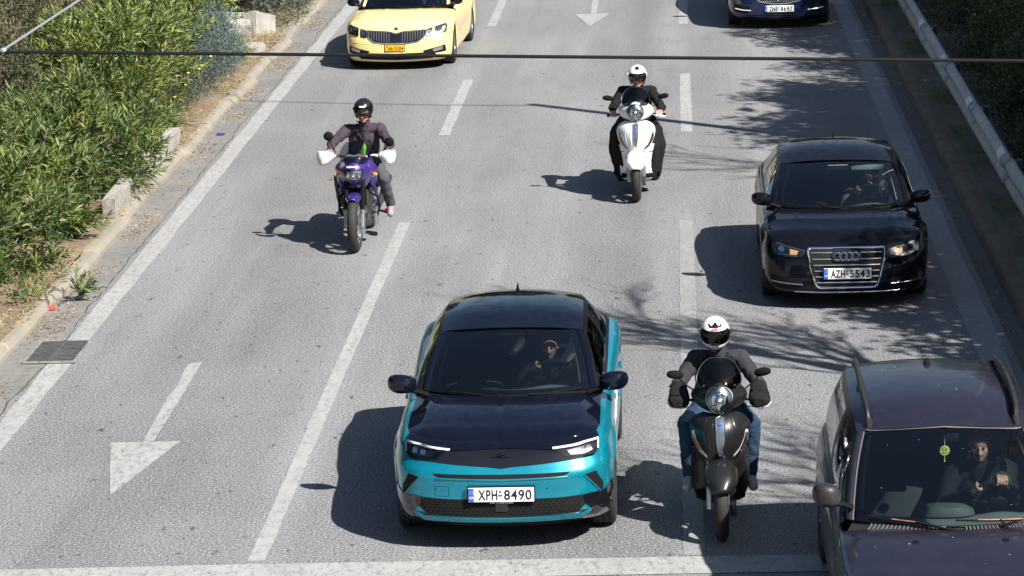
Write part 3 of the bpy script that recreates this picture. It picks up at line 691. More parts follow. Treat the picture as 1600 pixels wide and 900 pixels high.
G_SMK = glassm('smoked screen', (.16, .155, .16), 1, .02, 1.5); G_CLR = glassm('clear screen', (.62, .66, .68), 1, .01, 1.5)
def wheel(parent, x, y, z, r, w, side, rim=ALU, spokes=5, steer=0):
    e = empty('wheel', (x, y, z), 0); e.parent = parent; e.rotation_euler = (0, 0, steer)
    hw = w/2; rr_ = r-.0; pr_ = [(-hw*.86, r*.66), (-hw, r*.74), (-hw*1.02, r*.86), (-hw*.93, r*.955), (-hw*.78, r*.99), (-hw*.52, r*.997)]
    prof = pr_+[(-hw*.50, r*.975), (-hw*.44, r*.975), (-hw*.42, r), (-hw*.06, r), (-hw*.04, r*.975), (hw*.04, r*.975), (hw*.06, r), (hw*.42, r), (hw*.44, r*.975), (hw*.5, r*.975)]+[(-a, b) for a, b in pr_[::-1]]
    MB().lathe(prof, n=48).build('tyre', RUB, e, True, 40)
    s = side; mb = MB(); mb.lathe([(-hw*.84, r*.665), (-hw*.8, r*.62), (hw*.3, r*.58), (hw*.8, r*.62), (hw*.84, r*.665)], n=40)
    mb.lathe([(s*hw*.62, .0), (s*hw*.66, r*.06), (s*hw*.6, r*.16), (s*hw*.3, r*.17)], n=20)
    for k in range(spokes):
        a = 2*math.pi*k/spokes
        for da in (-.13, .13):
            p0 = Vector((s*hw*.55, math.cos(a+da*.6)*r*.1, math.sin(a+da*.6)*r*.1)); p1 = Vector((s*hw*.68, math.cos(a+da)*r*.62, math.sin(a+da)*r*.62)); mb.tube([p0, p0.lerp(p1, .5)+Vector((s*.008, 0, 0)), p1], [.028, .022, .024], 6)
    mb.build('rim', rim, e); MB().lathe([(0, .02), (0, r*.5), (.02, r*.5), (.02, .02)], n=24).build('brake_disc', ALD, e)
    return e
def plate(parent, loc, txt, w=.52, h=.112, col=None, tilt=0, sub=None, eu=True, rz=0):
    e = empty('number_plate', loc, 0); e.parent = parent; e.rotation_euler = (tilt, 0, rz)
    MB().bbox((0, .012, 0), (w+.02, .012, h+.02), .005).build('plate_holder', PL, e)
    MB().bbox((0, .0, 0), (w, .012, h), .005).build('plate_face', col or WHT, e)
    if eu:
        MB().box((-w/2+.024, -.0067, 0), (.04, .003, h-.008)).build('country_band', BLU, e, False)
        text('country_letters', 'GR', .026, WHT, e, (-w/2+.024, -.0085, -.022), 1)
        mb = MB()
        for k in range(12): mb.sph((-w/2+.024+.012*math.cos(k*math.pi/6), -.0085, .022+.012*math.sin(k*math.pi/6)), .0017, 5, 4)
        mb.build('star_ring', pm('star yellow', (.8, .6, .05), .5), e)
    a, b_ = txt.split('-'); xo = .0 if eu else -.02*w; k = w/.52
    def fit(o, x0, x1, hh):
        vs = [v.co for v in o.data.vertices]; a0 = min(v.x for v in vs); a1 = max(v.x for v in vs); c0 = min(v.y for v in vs); c1 = max(v.y for v in vs)
        for v in o.data.vertices: v.co.x = (v.co.x-a0)/(a1-a0)*(x1-x0)+x0; v.co.y = (v.co.y-c0)/(c1-c0)*hh-hh/2
    fit(text('plate_letters', a, h, INK, e, (0, -.0072, -.001), 1, bold=.0026, sp=1.12), w*(-.35 if eu else -.44), w*-.055+xo, h*.72)
    fit(text('plate_digits', b_, h, INK, e, (0, -.0072, -.001), 1, bold=.0026, sp=1.12), w*.045+xo, w*.465, h*.72)
    MB().box((-.006*k+xo, -.0075, -.006), (.032*k, .003, .010)).build('plate_dash', INK, e, False); MB().lathe([(-.0085, .004), (-.0085, .011), (-.0072, .011), (-.0072, .004)], (-.006*k+xo, 0, .024), 'Y', 14, True).build('plate_seal', ALD, e)
    if sub: text('dealer_line', sub, .017, WHT, e, (0, .0045, -h/2-.007), 1)
    return e

PLAN = [(0, 0), (.30, .008), (.56, .045), (.78, .12), (.925, .26), (.985, .50)]   # x as share of half width, y behind the nose (m)
def car_body(t, s):
    """lower body: rings of plan outlines. s: dict"""
    W, Fo, wb, Ro = s['W'], s['F'], s['wb'], s['Ro']; n0 = 10
    pts = [(x*W, -Fo+y*s.get('pk', 1)) for x, y in s.get('plan', PLAN)]+[(W, .0), (W, .5), (W, wb*.5), (W, wb), (W*.95, wb+Ro-.25), (W*.62, wb+Ro-.04), (0, wb+Ro)]
    # stations: 0..5 front, 6 wheel, 7 cowl, 8 mid, 9 rear wheel, 10,11,12 tail
    key = [0, 3, 5, 7, 8, 9, 12]; rings = []
    sm = cr([(p[0], p[1], 0) for p in pts], n0); N = len(sm)
    def interp(vals, i):
        q = i/n0
        for a in range(len(key)-1):
            if q <= key[a+1]+1e-9:
                u = (q-key[a])/(key[a+1]-key[a]); u = u*u*(3-2*u) if s.get('ease', 1) else u; return vals[a]*(1-u)+vals[a+1]*u
        return vals[-1]
    ar = s.get('arch', s['r']+.055)
    for k, (zs, xs, fi, ri) in enumerate(s['rings']):
        ring = []
        for i, p in enumerate(sm):
            z = interp(zs, i); x = p.x*interp(xs, i); q = i/n0
            wf = 1 if q < 3 else max(0, 1-(q-3)/2.6); wr = max(0, min(1, (q-9.6)/1.2)); y = p.y+fi*wf-ri*wr
            fl = 0
            for yw in (0, wb):
                d = abs(p.y-yw)
                if 4 < q < 11:
                    fl = max(fl, math.exp(-((d/.36)**4)))
                    if d < ar: z = max(z, s['r']+math.sqrt(ar*ar-d*d)-.01+k*.022)
            x += s.get('flare', .02)*fl*(1 if k < s.get('nfl', 4) else max(0, .5-.25*(k-s.get('nfl', 4))))
            ring.append(Vector((x, y, z)))
        rings.append(ring)
    s['_r'] = rings; s['_n'] = n0; full = [[Vector((-v.x, v.y, v.z)) for v in r_[::-1]][:-1]+r_ for r_ in rings]
    def rows(a, b_): return [full[k] for k in range(a, b_+1)]
    def fine(G, m=4):   # smooth between rings
        out = []; nc = len(G[0])
        cols = [cr([G[k][j] for k in range(len(G))], m) for j in range(nc)]
        return [[cols[j][i] for j in range(nc)] for i in range(len(cols[0]))]
    F = fine(full); m = 4; nc = s.get('clad', 0)*m
    if nc: s['_clad'] = MB().grid(F[:nc+1]).build('lower_cladding', s.get('cladm', PL), t, True, 60)
    body = MB().grid(F[nc:]).build('body', s['paint'], t, True, 50)
    # dark floor
    r_ = F[0]; k = len(r_)//2
    V = [Vector((v.x*.98, v.y, max(.16, min(v.z, .22)))) for v in r_]; MB().add(V, [tuple(range(len(V)))]).build('underbody', PL, t, False, None)
    V = [Vector((v.x*.90, v.y, .62)) for v in r_[2:-2]]; MB().add(V, [tuple(range(len(V)))]).build('inner_floor', INTB, t, False, None)
    # hood
    top = rings[-1]; jc = int(2.2*n0)+3; jw = next(i for i in range(len(top)) if top[i].y >= s['cowl'][1]); s['_jw'] = jw
    A = [Vector((-v.x, v.y, v.z)) for v in top[1:jc+1][::-1]]+top[:jc+1]
    Rg = resamp(top[jc:jw+1], 26); Lf = [Vector((-v.x, v.y, v.z)) for v in Rg]
    cx, cy, cz = s['cowl']; cf = s.get('cowlf', .13)
    B = [Vector((top[jw].x*u, top[jw].y-cf*(1-u*u)-.02*(1-abs(u)), top[jw].z+(s.get('cowlz', .02))*(1-u**4))) for u in [(-1+2*i/(len(A)-1)) for i in range(len(A))]]
    G = coons(A, B, Lf, Rg); nj = len(G); ni = len(G[0])
    hb = s.get('hb', .035)
    for j in range(nj):
        for i in range(ni):
            u = -1+2*i/(ni-1); v = j/(nj-1); G[j][i] = G[j][i]+Vector((0, 0, hb*(1-u**4)*math.sin(math.pi*v)**.95+s.get('crease', 0)*math.exp(-((abs(u)-s.get('cru', .55))/.05)**2)*math.sin(math.pi*min(1, v*1.0))**.5+s.get('spine', 0)*math.exp(-(u/.035)**2)*math.sin(math.pi*v)))
    hood = MB().grid(G).build('hood', s.get('hoodm', s['paint']), t, True, 60)
    s['_cowl'] = B; return body, hood
def car_top(t, s):
    """greenhouse: windscreen, pillars, roof, side windows, rear"""
    top = s['_r'][-1]; jw = s['_jw']; n = 21
    Wp = top[jw]; xb, yb, zb = s['wsb']; xh, yh, zh = s['wst']; cf = s.get('wscf', .14); hf = s.get('hdf', .07)
    us = [-1+2*i/(n-1) for i in range(n)]
    A = [Vector((xb*u, yb-cf*(1-u*u), zb+s.get('wsbz', .0)*(1-u*u))) for u in us]; B = [Vector((xh*u, yh-hf*(1-u*u), zh+s.get('hz', .035)*(1-u*u))) for u in us]
    side = [Vector((xb, yb, zb)).lerp(Vector((xh, yh, zh)), k/14)+Vector((.012, -.0, .022))*math.sin(math.pi*k/14) for k in range(15)]
    C = [Vector((-v.x, v.y, v.z)) for v in side]; G = coons(A, B, C, side, (0, -.012, .012))
    wsb = bvh_of(MB().grid(G).build('windscreen', s.get('ws', G_WS), t, True, None))
    # frit band around the glass, on its inside
    def edge(G, w=1):
        nj = len(G); out = MB(); nn = len(G[0]); dn = Vector((0, .006, -.006))
        def lp(j, i, dj, di, f): return G[j][i].lerp(G[j+dj][i+di], f)+dn
        bot = [[G[0][i]+dn for i in range(nn)], [G[1][i].lerp(G[2][i], s.get('fb', .1))+dn for i in range(nn)]]; tp = [[G[-1][i]+dn for i in range(nn)], [lp(nj-1, i, -1, 0, s.get('ft', .6)) for i in range(nn)]]
        out.grid(bot); out.grid(tp)
        for a, b_ in ((0, 1), (nn-1, nn-2)): out.grid([[G[j][a]+dn, G[j][a].lerp(G[j][b_], .55)+dn] for j in range(nj)])
        return out
    edge(G).build('windscreen_border', PLG, t, False, None)
    for a, b_ in ((0, 1), (n-1, n-2)):
        dd = Vector((0, .03, -.03)); MB().grid([[G[j][a].lerp(G[j][b_], .3)+dd, G[j][a].lerp(G[j][b_], 1.0)+dd+Vector((0, .02, 0))] for j in range(2, len(G)-1)]).build('inner_pillar', s.get('trimm', INTP), t, True, None)
    # cowl panel between hood and glass
    H = s['_cowl']; Hn = resamp(H, n); G2 = [[h+Vector((0, -.03, -.03)) for h in Hn], [h.lerp(a, .5)+Vector((0, 0, -.035)) for h, a in zip(Hn, A)], [a+Vector((0, .02, -.012)) for a in A]]
    s['_G2'] = G2; MB().grid(G2).build('cowl_panel', s.get('cowlm', PL), t, True, None)
    # outer side line: A pillar, roof rail, rear pillar
    pw = s.get('pw', .055)
    U0 = [v+Vector((pw+.004, .045, -.012)) for v in side]
    rail = [U0[-1]]+[Vector(p) for p in s['rail']]; Ur = cr(rail, 10)
    U = U0+Ur[1:]; je = min(range(jw, len(top)), key=lambda i: abs(top[i].y-s['rbase']) if top[i].x > .3 else 9)
    Bt = top[jw:je+1]; NU = 60; Us = resamp(U, NU); Bs = resamp(Bt, NU)
    for sx in (1, -1):
        f = lambda v: Vector((v.x*sx, v.y, v.z))
        G = []
        for k in range(9):
            v = k/8; G.append([f(Bs[i].lerp(Us[i], v)+Vector((.035*math.sin(math.pi*v), 0, 0))) for i in range(NU)])
        # bands: frame below, glass, frame above
        fr_ = MB(); fr_.grid(G[0:2]); fr_.grid(G[7:9])
        i0, i1, i2, i3 = s.get('cuts', (5, 27, 30, 50)); lo, hi = 1, 7
        for a, b_ in ((0, i0), (i1, i2), (i3, NU-1)): fr_.grid([g[a:b_+1] for g in G[lo:hi+1]])
        fr_.build('window_frame', s.get('framem', FRM), t, True, 60)
        for a, b_ in ((i0, i1), (i2, i3)): MB().grid([g[a:b_+1] for g in G[lo:hi+1]]).build('side_window', G_SD, t, True, None)
        # pillar surface between windscreen edge and side line
        Pn = []
        for k in range(15):
            a = side[k]; c = U0[k]; mid = a.lerp(c, .5)+Vector((.012, -.016, .014)); Pn.append([f(a+Vector((0, .004, -.01))), f(a.lerp(mid, .5)+Vector((0, -.005, .004))), f(mid), f(mid.lerp(c, .5)+Vector((.005, -.004, .003))), f(c), f(c+Vector((-.02, .03, -.01)))])
        MB().grid(Pn).build('pillar', s.get('pillarm', s.get('roofm', s['paint'])), t, True, None)
        s['_pil'] = Pn
    # roof
    Rr = [U0[-1]]+Ur[1:]; nr = 24; Rr = resamp(Rr[:next(i for i, v in enumerate(Rr) if v.y >= s['ry'])+1], nr); Rl = [Vector((-v.x, v.y, v.z)) for v in Rr]
    hd = [Vector((U0[-1].x*u, (yh-hf*(1-u*u))*(1)+(.045)*abs(u)**6-.0, zh+.012+s.get('hz', .035)*(1-u*u)-(.012+.012)*abs(u)**6)) for u in us]
    hd[0] = Rl[0]; hd[-1] = Rr[0]
    e = Rr[-1]; bk = [Vector((e.x*u, e.y+s.get('rbk', .10)*(1-u*u), e.z+s.get('rbz', .03)*(1-abs(u)**2.5))) for u in us]
    G = coons(hd, bk, Rl, Rr)
    for j, row in enumerate(G):
        v = j/(nr-1)
        for i in range(n): u = us[i]; row[i] = row[i]+Vector((0, 0, s.get('rb', .045)*(1-abs(u)**3.2)*math.sin(math.pi*v)**.8))
    roof = MB().grid(G).grid([G[0], [v+Vector((0, .03, -.03)) for v in G[0]]]).build('roof', s.get('roofm', s['paint']), t, True, 55)
    # tail: from roof rear edge down to the body
    Rt = [Vector(v) for v in Us if v.y > s['ry']]; tl = top[je:]; base = [Vector((-v.x, v.y, v.z)) for v in tl[:-1]]+tl[::-1]; base = resamp(base, n)
    mid = [Vector((b_.x*.5+k.x*.5, b_.y*.45+k.y*.55+.05, b_.z*.5+k.z*.5)) for b_, k in zip(bk, base)]
    MB().grid([bk, mid, base]).build('tailgate', s.get('roofm', s['paint']), t, True, None)
    tl2 = [Vector((-v.x, v.y, v.z)) for v in top[jw:]]+top[jw:][::-1]
    return roof, wsb
def mirror(t, x, y, z, side, w=.21, h=.14, mat=None, armz=-.09, d=.13, pw=2.6):
    e = empty('door_mirror', (0, 0, 0)); e.parent = t
    xi, xo = x-side*w, x
    secs = []
    for f, hh, dd, oy, oz in ((0, .55, .55, .01, -.012), (.12, .82, .8, 0, -.006), (.35, .98, 1, -.01, 0), (.65, 1.0, 1, -.005, .004), (.86, .82, .85, .01, .006), (.97, .5, .5, .03, .004), (1, .2, .2, .035, .002)):
        secs.append((xi+(xo-xi)*f, y+oy, z+oz, d/2*dd, h/2*hh, pw))
    sloft(smooth_secs(secs, 3), 20, True, 'X').build('mirror_shell', mat or PLG, e, True, 60)
    MB().tube([(xi+side*.03, y+.0, z-h*.38), (xi-side*.02, y+.01, z+armz*.8), (xi-side*.09, y+.02, z+armz-.01)], [.035, .032, .04], 10, True, .6).build('mirror_arm', PL, e)
    MB().bbox((x-side*w*.5, y+d*.42, z), (w*.78, .01, h*.75), .004).build('mirror_glass', CHR, e)
    return e
def interior(t, s, dash=INT, seatc=SEAT, trim=INTB):
    xb, yb, zb = s['wsb']; y0 = yb-.02; zd = zb-.045; q = s.get('seaty', 1.15)
    # dashboard
    G = [[Vector((xb*.97*u, y0-.10*(1-u*u)+dy, zd+dz+(.03*math.exp(-((u-.5)/.25)**2) if dz > -.05 else 0))) for u in [-1+i/10 for i in range(21)]] for dy, dz in ((-.04, -.03), (.06, 0), (.22, .012), (.34, -.01), (.40, -.06), (.42, -.4))]
    MB().grid(G).build('dashboard', dash, t, True, None)
    sx = s.get('dx', .36)
    st = empty('steering_wheel', (sx, y0+.56, zd+.015)); st.parent = t; st.rotation_euler = (R(-62), 0, 0)
    mb = MB(); mb.tube([(.185*math.cos(a), .185*math.sin(a), 0) for a in [i*math.pi/18 for i in range(37)]], .016, 8, False); mb.build('rim', PLT, st)
    MB().sph((0, 0, -.02), (.07, .06, .03)).tube([(-.17, 0, 0), (-.05, 0, -.02)], .014).tube([(.17, 0, 0), (.05, 0, -.02)], .014).tube([(0, -.17, 0), (0, -.05, -.02)], .014).build('hub', INTB, st)
    for k, x in enumerate((-sx, sx)):
        e = empty('seat', (x, q, 0)); e.parent = t; zs = zd-.42
        sloft([(-.22+.0, 0, zs, .23, .06), (0, 0, zs+.02, .25, .09), (.28, 0, zs, .24, .08)], 16).build('seat_base', seatc, e)
        mb = sloft([(0, 0, .0, .23, .08), (.25, 0, .03, .26, .085), (.46, 0, .09, .22, .06), (.5, 0, .1, .15, .04)], 16, True, 'Z'); mb.V = [(a, b_+.22, c+zs+.05) for a, b_, c in mb.V]; mb.build('backrest', seatc, e)
        sloft([(0, 0, 0, .12, .05), (.1, 0, .01, .13, .055), (.17, 0, .02, .09, .04)], 14, True, 'Z').xf(Matrix.Translation((0, .33, zs+.60))).build('headrest', seatc, e)
    e = MB().bbox((0, q+1.0, zd-.18), (1.2, .18, .55), .05, (R(-12), 0, 0)).bbox((-.35, q+1.08, zd+.16), (.26, .1, .14), .03).bbox((.35, q+1.08, zd+.16), (.26, .1, .14), .03).build('rear_seat', seatc, t)
    xh, yh, zh = s['wst']
    e = empty('rear_view_mirror', (0, yh-.02, zh-.045)); e.parent = t
    MB().bbox((0, 0, 0), (.22, .03, .065), .012, (R(8), 0, 0)).build('mirror_case', s.get('rvm', PLT), e); MB().tube([(0, 0, .02), (0, -.02, .07)], .012).build('mirror_stem', PL, e)
    V = [Vector((x*.85, y, z)) for x, y, z in ((-xh, yh+.05, zh-.015), (xh, yh+.05, zh-.015), (xh, s['ry']-.35, zh-.03), (-xh, s['ry']-.35, zh-.03))]
    mk('headlining', V, [(0, 1, 2, 3)], s.get('lining', INTP), t, False)
    return zd
def onroof(roof, x, y):
    h = bvh_of(roof).ray_cast(Vector((x, y, 4)), Vector((0, 0, -1)))[0]; return h.z-.008
def wiper(t, wsb, a, b_, off=.018):
    e = empty('wiper', (0, 0, 0)); e.parent = t
    Q = onbody(wsb, [(a[0]+(b_[0]-a[0])*k/8, a[1]+(b_[1]-a[1])*k/8) for k in range(9)], off)
    MB().tube(Q, .007, 6).build('wiper_blade', PL, e); MB().tube([Q[0].lerp(Q[-1], .0)+Vector((0, -.03, -.03)), Q[4]+Vector((0, -.012, .012))], [.012, .008], 6).build('wiper_arm', PL, e)
    return e
def headlamp(t, P, bvh, inner=(), glass=True, base=PLG, off=.003):
    e = empty('headlight'); e.parent = t
    patch('lamp_housing', P, bvh, base, e, off)
    for q in inner: patch(q[0], q[1], bvh, q[2], e, off+q[3], .012, .006, .02)
    if glass: patch('lamp_glass', P, bvh, G_HL, e, off+.014, back=.012)
    return e
def car(name, X, D, rz, s, label, cat='car'):
    t = empty(name, (X, D, 0), rz, label, cat); body, hood = car_body(t, s); roof, wsb = car_top(t, s)
    for x, sd in ((-1, -1), (1, 1)):
        for y in (0, s['wb']): wheel(t, x*(s['W']-s['tw']/2-.012+s.get('flare', .02)*.6), y, s['r'], s['r'], s['tw'], sd, s.get('rim', ALU), s.get('sp', 5), s.get('steer', 0) if y == 0 else 0)
    return t, bvh_of(body, hood, *([s['_clad']] if s.get('clad') else [])), body, hood, roof, wsb
def shutline(name, t, bvh, P, r=.0035, **k): return strip(name, P, bvh, r, INTB, t, .0, **k)

# ================================================================== teal and black SUV
s = dict(W=.885, F=.84, wb=2.56, Ro=.74, r=.335, tw=.205, paint=P_TEAL, hoodm=P_BLK, roofm=P_BLK, framem=FRM, clad=2, cladm=PLG, flare=.025, nfl=4, arch=.375,
    rings=[([.20, .22, .22, .20, .20, .22, .25], [.80, .93, .975, .965, .965, .97, .95], .10, .1),
           ([.255, .27, .29, .27, .27, .29, .3], [1, .985, .985, .985, .985, .985, 1], .025, .03),
           ([.31, .335, .40, .38, .38, .40, .42], [1, 1, 1, .99, .99, 1, 1], .0, 0),
           ([.47, .48, .52, .50, .50, .55, .6], [1, 1, 1, .975, .975, 1, 1], .008, 0),
           ([.62, .63, .66, .66, .68, .74, .8], [1, 1.0, 1.0, .985, .985, 1.01, 1], .0, .02),
           ([.70, .715, .74, .78, .80, .88, .92], [1, .99, .99, .985, .985, 1.01, 1], .05, .06),
           ([.775, .80, .84, .88, .91, .97, 1.0], [1, .965, .965, .97, .98, 1.0, .98], .095, .12),
           ([.82, .845, .885, .925, .955, 1.01, 1.05], [.98, .93, .92, .92, .945, .955, .93], .15, .16),
           ([.838, .862, .90, .94, .97, 1.03, 1.07], [.95, .905, .885, .87, .91, .90, .88], .185, .2)],
    cowl=(.7, .52, .95), cowlf=.15, cowlz=.035, hb=.05, crease=.012, cru=.80, spine=.012, wsb=(.665, .60, .975), wst=(.545, 1.22, 1.335), wsbz=.0, wscf=.20, hz=.035, hdf=.08,
    rail=[(.60, 1.7, 1.388), (.575, 2.35, 1.372), (.53, 2.75, 1.28), (.58, 3.05, 1.08)], cend=0, rbase=3.02, ry=2.62, rb=.028, rbz=.025, rbk=.12, rim=ALD, seaty=1.35)
t, bv, body, hood, roof, wsb = car('teal_suv', -1.47, 23.80, R(.0), s, 'teal compact SUV with black hood and roof driving in the middle lane')
patch('hood_front_edge', rpoly([(-.755, .885), (-.6, .872), (-.4, .862), (0, .856), (.4, .862), (.6, .872), (.755, .885), (.775, .85), (.58, .822), (.4, .81), (0, .822), (-.4, .81), (-.58, .822), (-.775, .85)], .01), bv, P_BLK, t, .009)
vis = rpoly([(-.775, .862), (-.60, .838), (-.40, .825), (-.2, .832), (0, .842), (.2, .832), (.40, .825), (.60, .838), (.775, .862), (.78, .80), (.735, .742), (.50, .728), (.28, .712), (.10, .70), (0, .688), (-.10, .70), (-.28, .712), (-.50, .728), (-.735, .742), (-.78, .80)], .02)
patch('front_visor', vis, bv, PLG, t, .004)
for sx in (-1, 1):
    m_ = (lambda P: P) if sx > 0 else mxp
    headlamp(t, m_([(.42, .826), (.60, .836), (.765, .855), (.77, .80), (.735, .755), (.60, .748), (.50, .757)]), bv, [('lamp_insert', m_([(.52, .80), (.70, .822), (.72, .785), (.66, .765), (.55, .77)]), ALD, .003),
        ('light_bar', m_(rpoly([(.405, .820), (.58, .831), (.765, .854), (.768, .843), (.60, .820), (.41, .809)], .004)), WLN, .007), ('light_bar_end', m_([(.757, .838), (.77, .84), (.765, .79), (.755, .785)]), WLN, .007),
        ('lens', m_([(.60, .805), (.64, .81), (.645, .78), (.605, .775)]), CHR, .006), ('lens', m_([(.67, .812), (.705, .816), (.71, .785), (.672, .78)]), CHR, .006)], base=INTB, off=.006)
    patch('bumper_slot_shade', m_([(.655, .615), (.70, .625), (.745, .632), (.80, .52), (.80, .458), (.775, .462), (.715, .55)]), bv, INTB, t, .003)  # black patch on the body paints the slot's shaded inside
    strip('slot_edge', m_([(.655, .612), (.71, .55), (.775, .458)]), bv, .007, P_TEAL, t, .004)
patch('upper_slit_shade', rpoly([(-.55, .652), (0, .648), (.55, .652), (.50, .622), (0, .615), (-.50, .622)], .012), bv, INTB, t, .003)  # black patch painted as the shade within the slit
strip('slit_lip', [(-.52, .617), (0, .609), (.52, .617)], bv, .008, P_TEAL, t, .004)
patch('lower_grille', rpoly([(-.70, .455), (-.45, .448), (.45, .448), (.70, .455), (.66, .375), (.60, .318), (0, .308), (-.60, .318), (-.66, .375)], .012), bv, INTB, t, .003)
for sx in (-1, 1):
  mb = MB()
  for r_ in range(5):
    for c in (range(-16, 1) if sx < 0 else range(0, 17)):
        x = c*.04+(.02 if r_ % 2 else 0); z = .435-r_*.025
        if abs(x) > .66-(.455-z)*.5 or (abs(x) < .05): continue
        q = onbody(bv, [(x-.014, z), (x, z+.009), (x+.014, z), (x, z-.009)], .007); mb.tube(q+[q[0]], .0022, 4, False)
  mb.build('grille_mesh', PLT, t, True, None)
patch('radar_panel', rpoly([(-.05, .43), (.05, .43), (.05, .35), (-.05, .35)], .01), bv, PLG, t, .012)
for sx in (-1, 1): patch('lower_teal_strip', (lambda P: P if sx > 0 else mxp(P))([(0, .3), (.62, .308), (.70, .335), (.705, .318), (.62, .268), (0, .262)]), bv, P_TEAL, t, .012, back=.03)
patch('lower_lip', rpoly([(-.55, .252), (.55, .252), (.52, .225), (-.52, .225)], .01), bv, PL, t, .012)
for sx in (-1, 1):
    patch('corner_cladding', (lambda P: P if sx > 0 else mxp(P))(rpoly([(.64, .455), (.70, .46), (.80, .455), (.865, .50), (.872, .40), (.86, .28), (.72, .262), (.70, .34), (.655, .385)], .012)), bv, PLG, t, .008, back=.02)
plate(t, (.0, -.868, .497), 'XPH-8490', .52, .115, sub='OPEL   In Motion Panousis', tilt=R(-3))
# emblem on the visor: ring with a bolt
cen = onbody(bv, [(0, .77)], .012)[0]
mb = MB(); mb.tube([cen+Vector((.045*math.cos(a), -.012*math.sin(a)*0, .045*math.sin(a))) for a in [i*math.pi/12 for i in range(25)]], .005, 6, False)
mb.tube([cen+Vector((-.075, 0, .004)), cen+Vector((0, -.002, .012)), cen+Vector((.006, -.002, -.008)), cen+Vector((.075, 0, .0))], [.002, .007, .007, .002], 5); mb.build('emblem', PLG, t)
mirror(t, -1.0, .42, 1.085, -1, .24, .155, P_BLK); mirror(t, 1.0, .42, 1.085, 1, .24, .155, P_BLK)
sloft(smooth_secs([(0, 0, 0, .02, .05, 2), (.03, 0, .0, .014, .035, 2), (.06, 0, .025, .006, .012, 2), (.075, 0, .035, .002, .004, 2)], 3), 12, True, 'Z').xf(Matrix.Translation((0, 2.35, onroof(roof, 0, 2.35))) @ Matrix.Scale(1, 4)).build('roof_antenna', P_BLK, t)
zd = interior(t, s)
wiper(t, wsb, (.10, .962), (-.46, .980)); wiper(t, wsb, (.60, .978), (.06, .962))
sloft(smooth_secs([(1.00, 0, 1.195, .05, .02), (1.06, 0, 1.225, .10, .045), (1.14, 0, 1.25, .12, .05), (1.2, 0, 1.28, .10, .03)], 3), 20).build('camera_housing', pm('brown housing', (.045, .038, .034), .6), t)
for sx in (-1, 1):
    for y in (1.15, 2.1):
        MB().bbox((sx*.905, y, .80), (.02, .17, .03), .008).build('door_handle', P_TEAL, t)
MB().lathe([(0, .001), (0, .0075), (.003, .008), (.003, .001)], (0, 0, 0), 'Y', 12).xf(Matrix.Translation(onbody(bv, [(.36, .53)], .001)[0])).build('parking_sensor', PLG, t)
MB().lathe([(0, .001), (0, .0075), (.003, .008), (.003, .001)], (0, 0, 0), 'Y', 12).xf(Matrix.Translation(onbody(bv, [(-.52, .53)], .001)[0])).build('parking_sensor', PLG, t)
strip('tow_cover', rpoly([(-.53, .55), (-.42, .55), (-.42, .47), (-.53, .47)], .01), bv, .0016, PL, t, 0, True)
# white sticker on the door, laid on the body seen from the side
sb = BVHTree.FromPolygons([Vector((v.co.y, -v.co.x, v.co.z)) for v in body.data.vertices], [tuple(p.vertices) for p in body.data.polygons])
o = patch('door_graphic', [(.95, .50), (1.55, .48), (2.0, .72), (1.2, .80)], sb, WHT, t, .003)
for v in o.data.vertices: v.co = Vector((-v.co.y, v.co.x, v.co.z))
CARS = {'teal': (t, s, zd)}

# ================================================================== black hatchback with the ringed grille
s = dict(W=.885, F=.86, wb=2.6, Ro=.75, r=.315, tw=.205, paint=P_BLK2, flare=.015, nfl=4, arch=.355,
    rings=[([.16, .17, .19, .18, .18, .2, .25], [.86, .94, .97, .97, .97, .97, .95], .07, .1),
           ([.20, .21, .24, .22, .22, .24, .3], [1, .975, .985, .98, .98, .98, 1], .02, .04),
           ([.29, .30, .34, .32, .32, .36, .42], [1, 1, 1, .99, .99, 1, 1], .0, 0),
           ([.42, .43, .46, .46, .46, .5, .6], [1, 1, 1, .99, .99, 1, 1], .01, 0),
           ([.54, .545, .58, .6, .62, .66, .72], [1, 1.0, 1.0, 1, 1, 1.01, 1], .035, .02),
           ([.62, .63, .67, .72, .76, .78, .82], [1, .98, .98, .975, .975, .99, 1], .085, .05),
           ([.672, .70, .758, .815, .85, .865, .90], [.99, .955, .95, .955, .965, .97, .96], .13, .08),
           ([.69, .722, .78, .84, .875, .89, .93], [.965, .93, .92, .915, .925, .93, .9], .165, .12)],
    cowl=(.7, .48, .83), cowlf=.17, cowlz=.03, hb=.045, crease=.010, cru=.62, wsb=(.695, .55, .865), wst=(.58, 1.24, 1.215), wscf=.20, hz=.035, hdf=.08,
    rail=[(.625, 1.8, 1.268), (.60, 2.45, 1.252), (.56, 2.9, 1.14), (.60, 3.2, .93)], rbase=3.15, ry=2.65, rb=.030, rbz=.02, rbk=.12, seaty=1.35, rvm=INTW, trimm=INTW, ft=.35, fb=-.2)
t, bv, body, hood, roof, wsb = car('black_hatchback', 1.73, 32.15, R(-.5), s, 'glossy black hatchback with four interlocked rings on a chrome framed grille')
GP = rpoly([(-.40, .655), (.40, .655), (.405, .60), (.36, .40), (.315, .255), (-.315, .255), (-.36, .40), (-.405, .60)], .05)
patch('badge_back', rpoly([(-.15, .62), (.15, .62), (.15, .525), (-.15, .525)], .03), bv, PLG, t, .018)
patch('grille', GP, bv, INTB, t, .003); strip('grille_frame', GP, bv, .013, CHR, t, .008, True, n=8)
for k in range(6):
    z = .61-k*.06; w = .38-(.65-z)*.19
    strip('grille_bar', [(-w, z), (w, z)], bv, .0075, ALU, t, .008)
for k in range(4):
    x = -.0925+k*.0617; c = onbody(bv, [(0, .572)], .03)[0]; MB().tube([c+Vector((x+.041*math.cos(a), -.012, .041*math.sin(a))) for a in [i*math.pi/12 for i in range(25)]], .009, 8, False).build('emblem_ring', CHR, t)
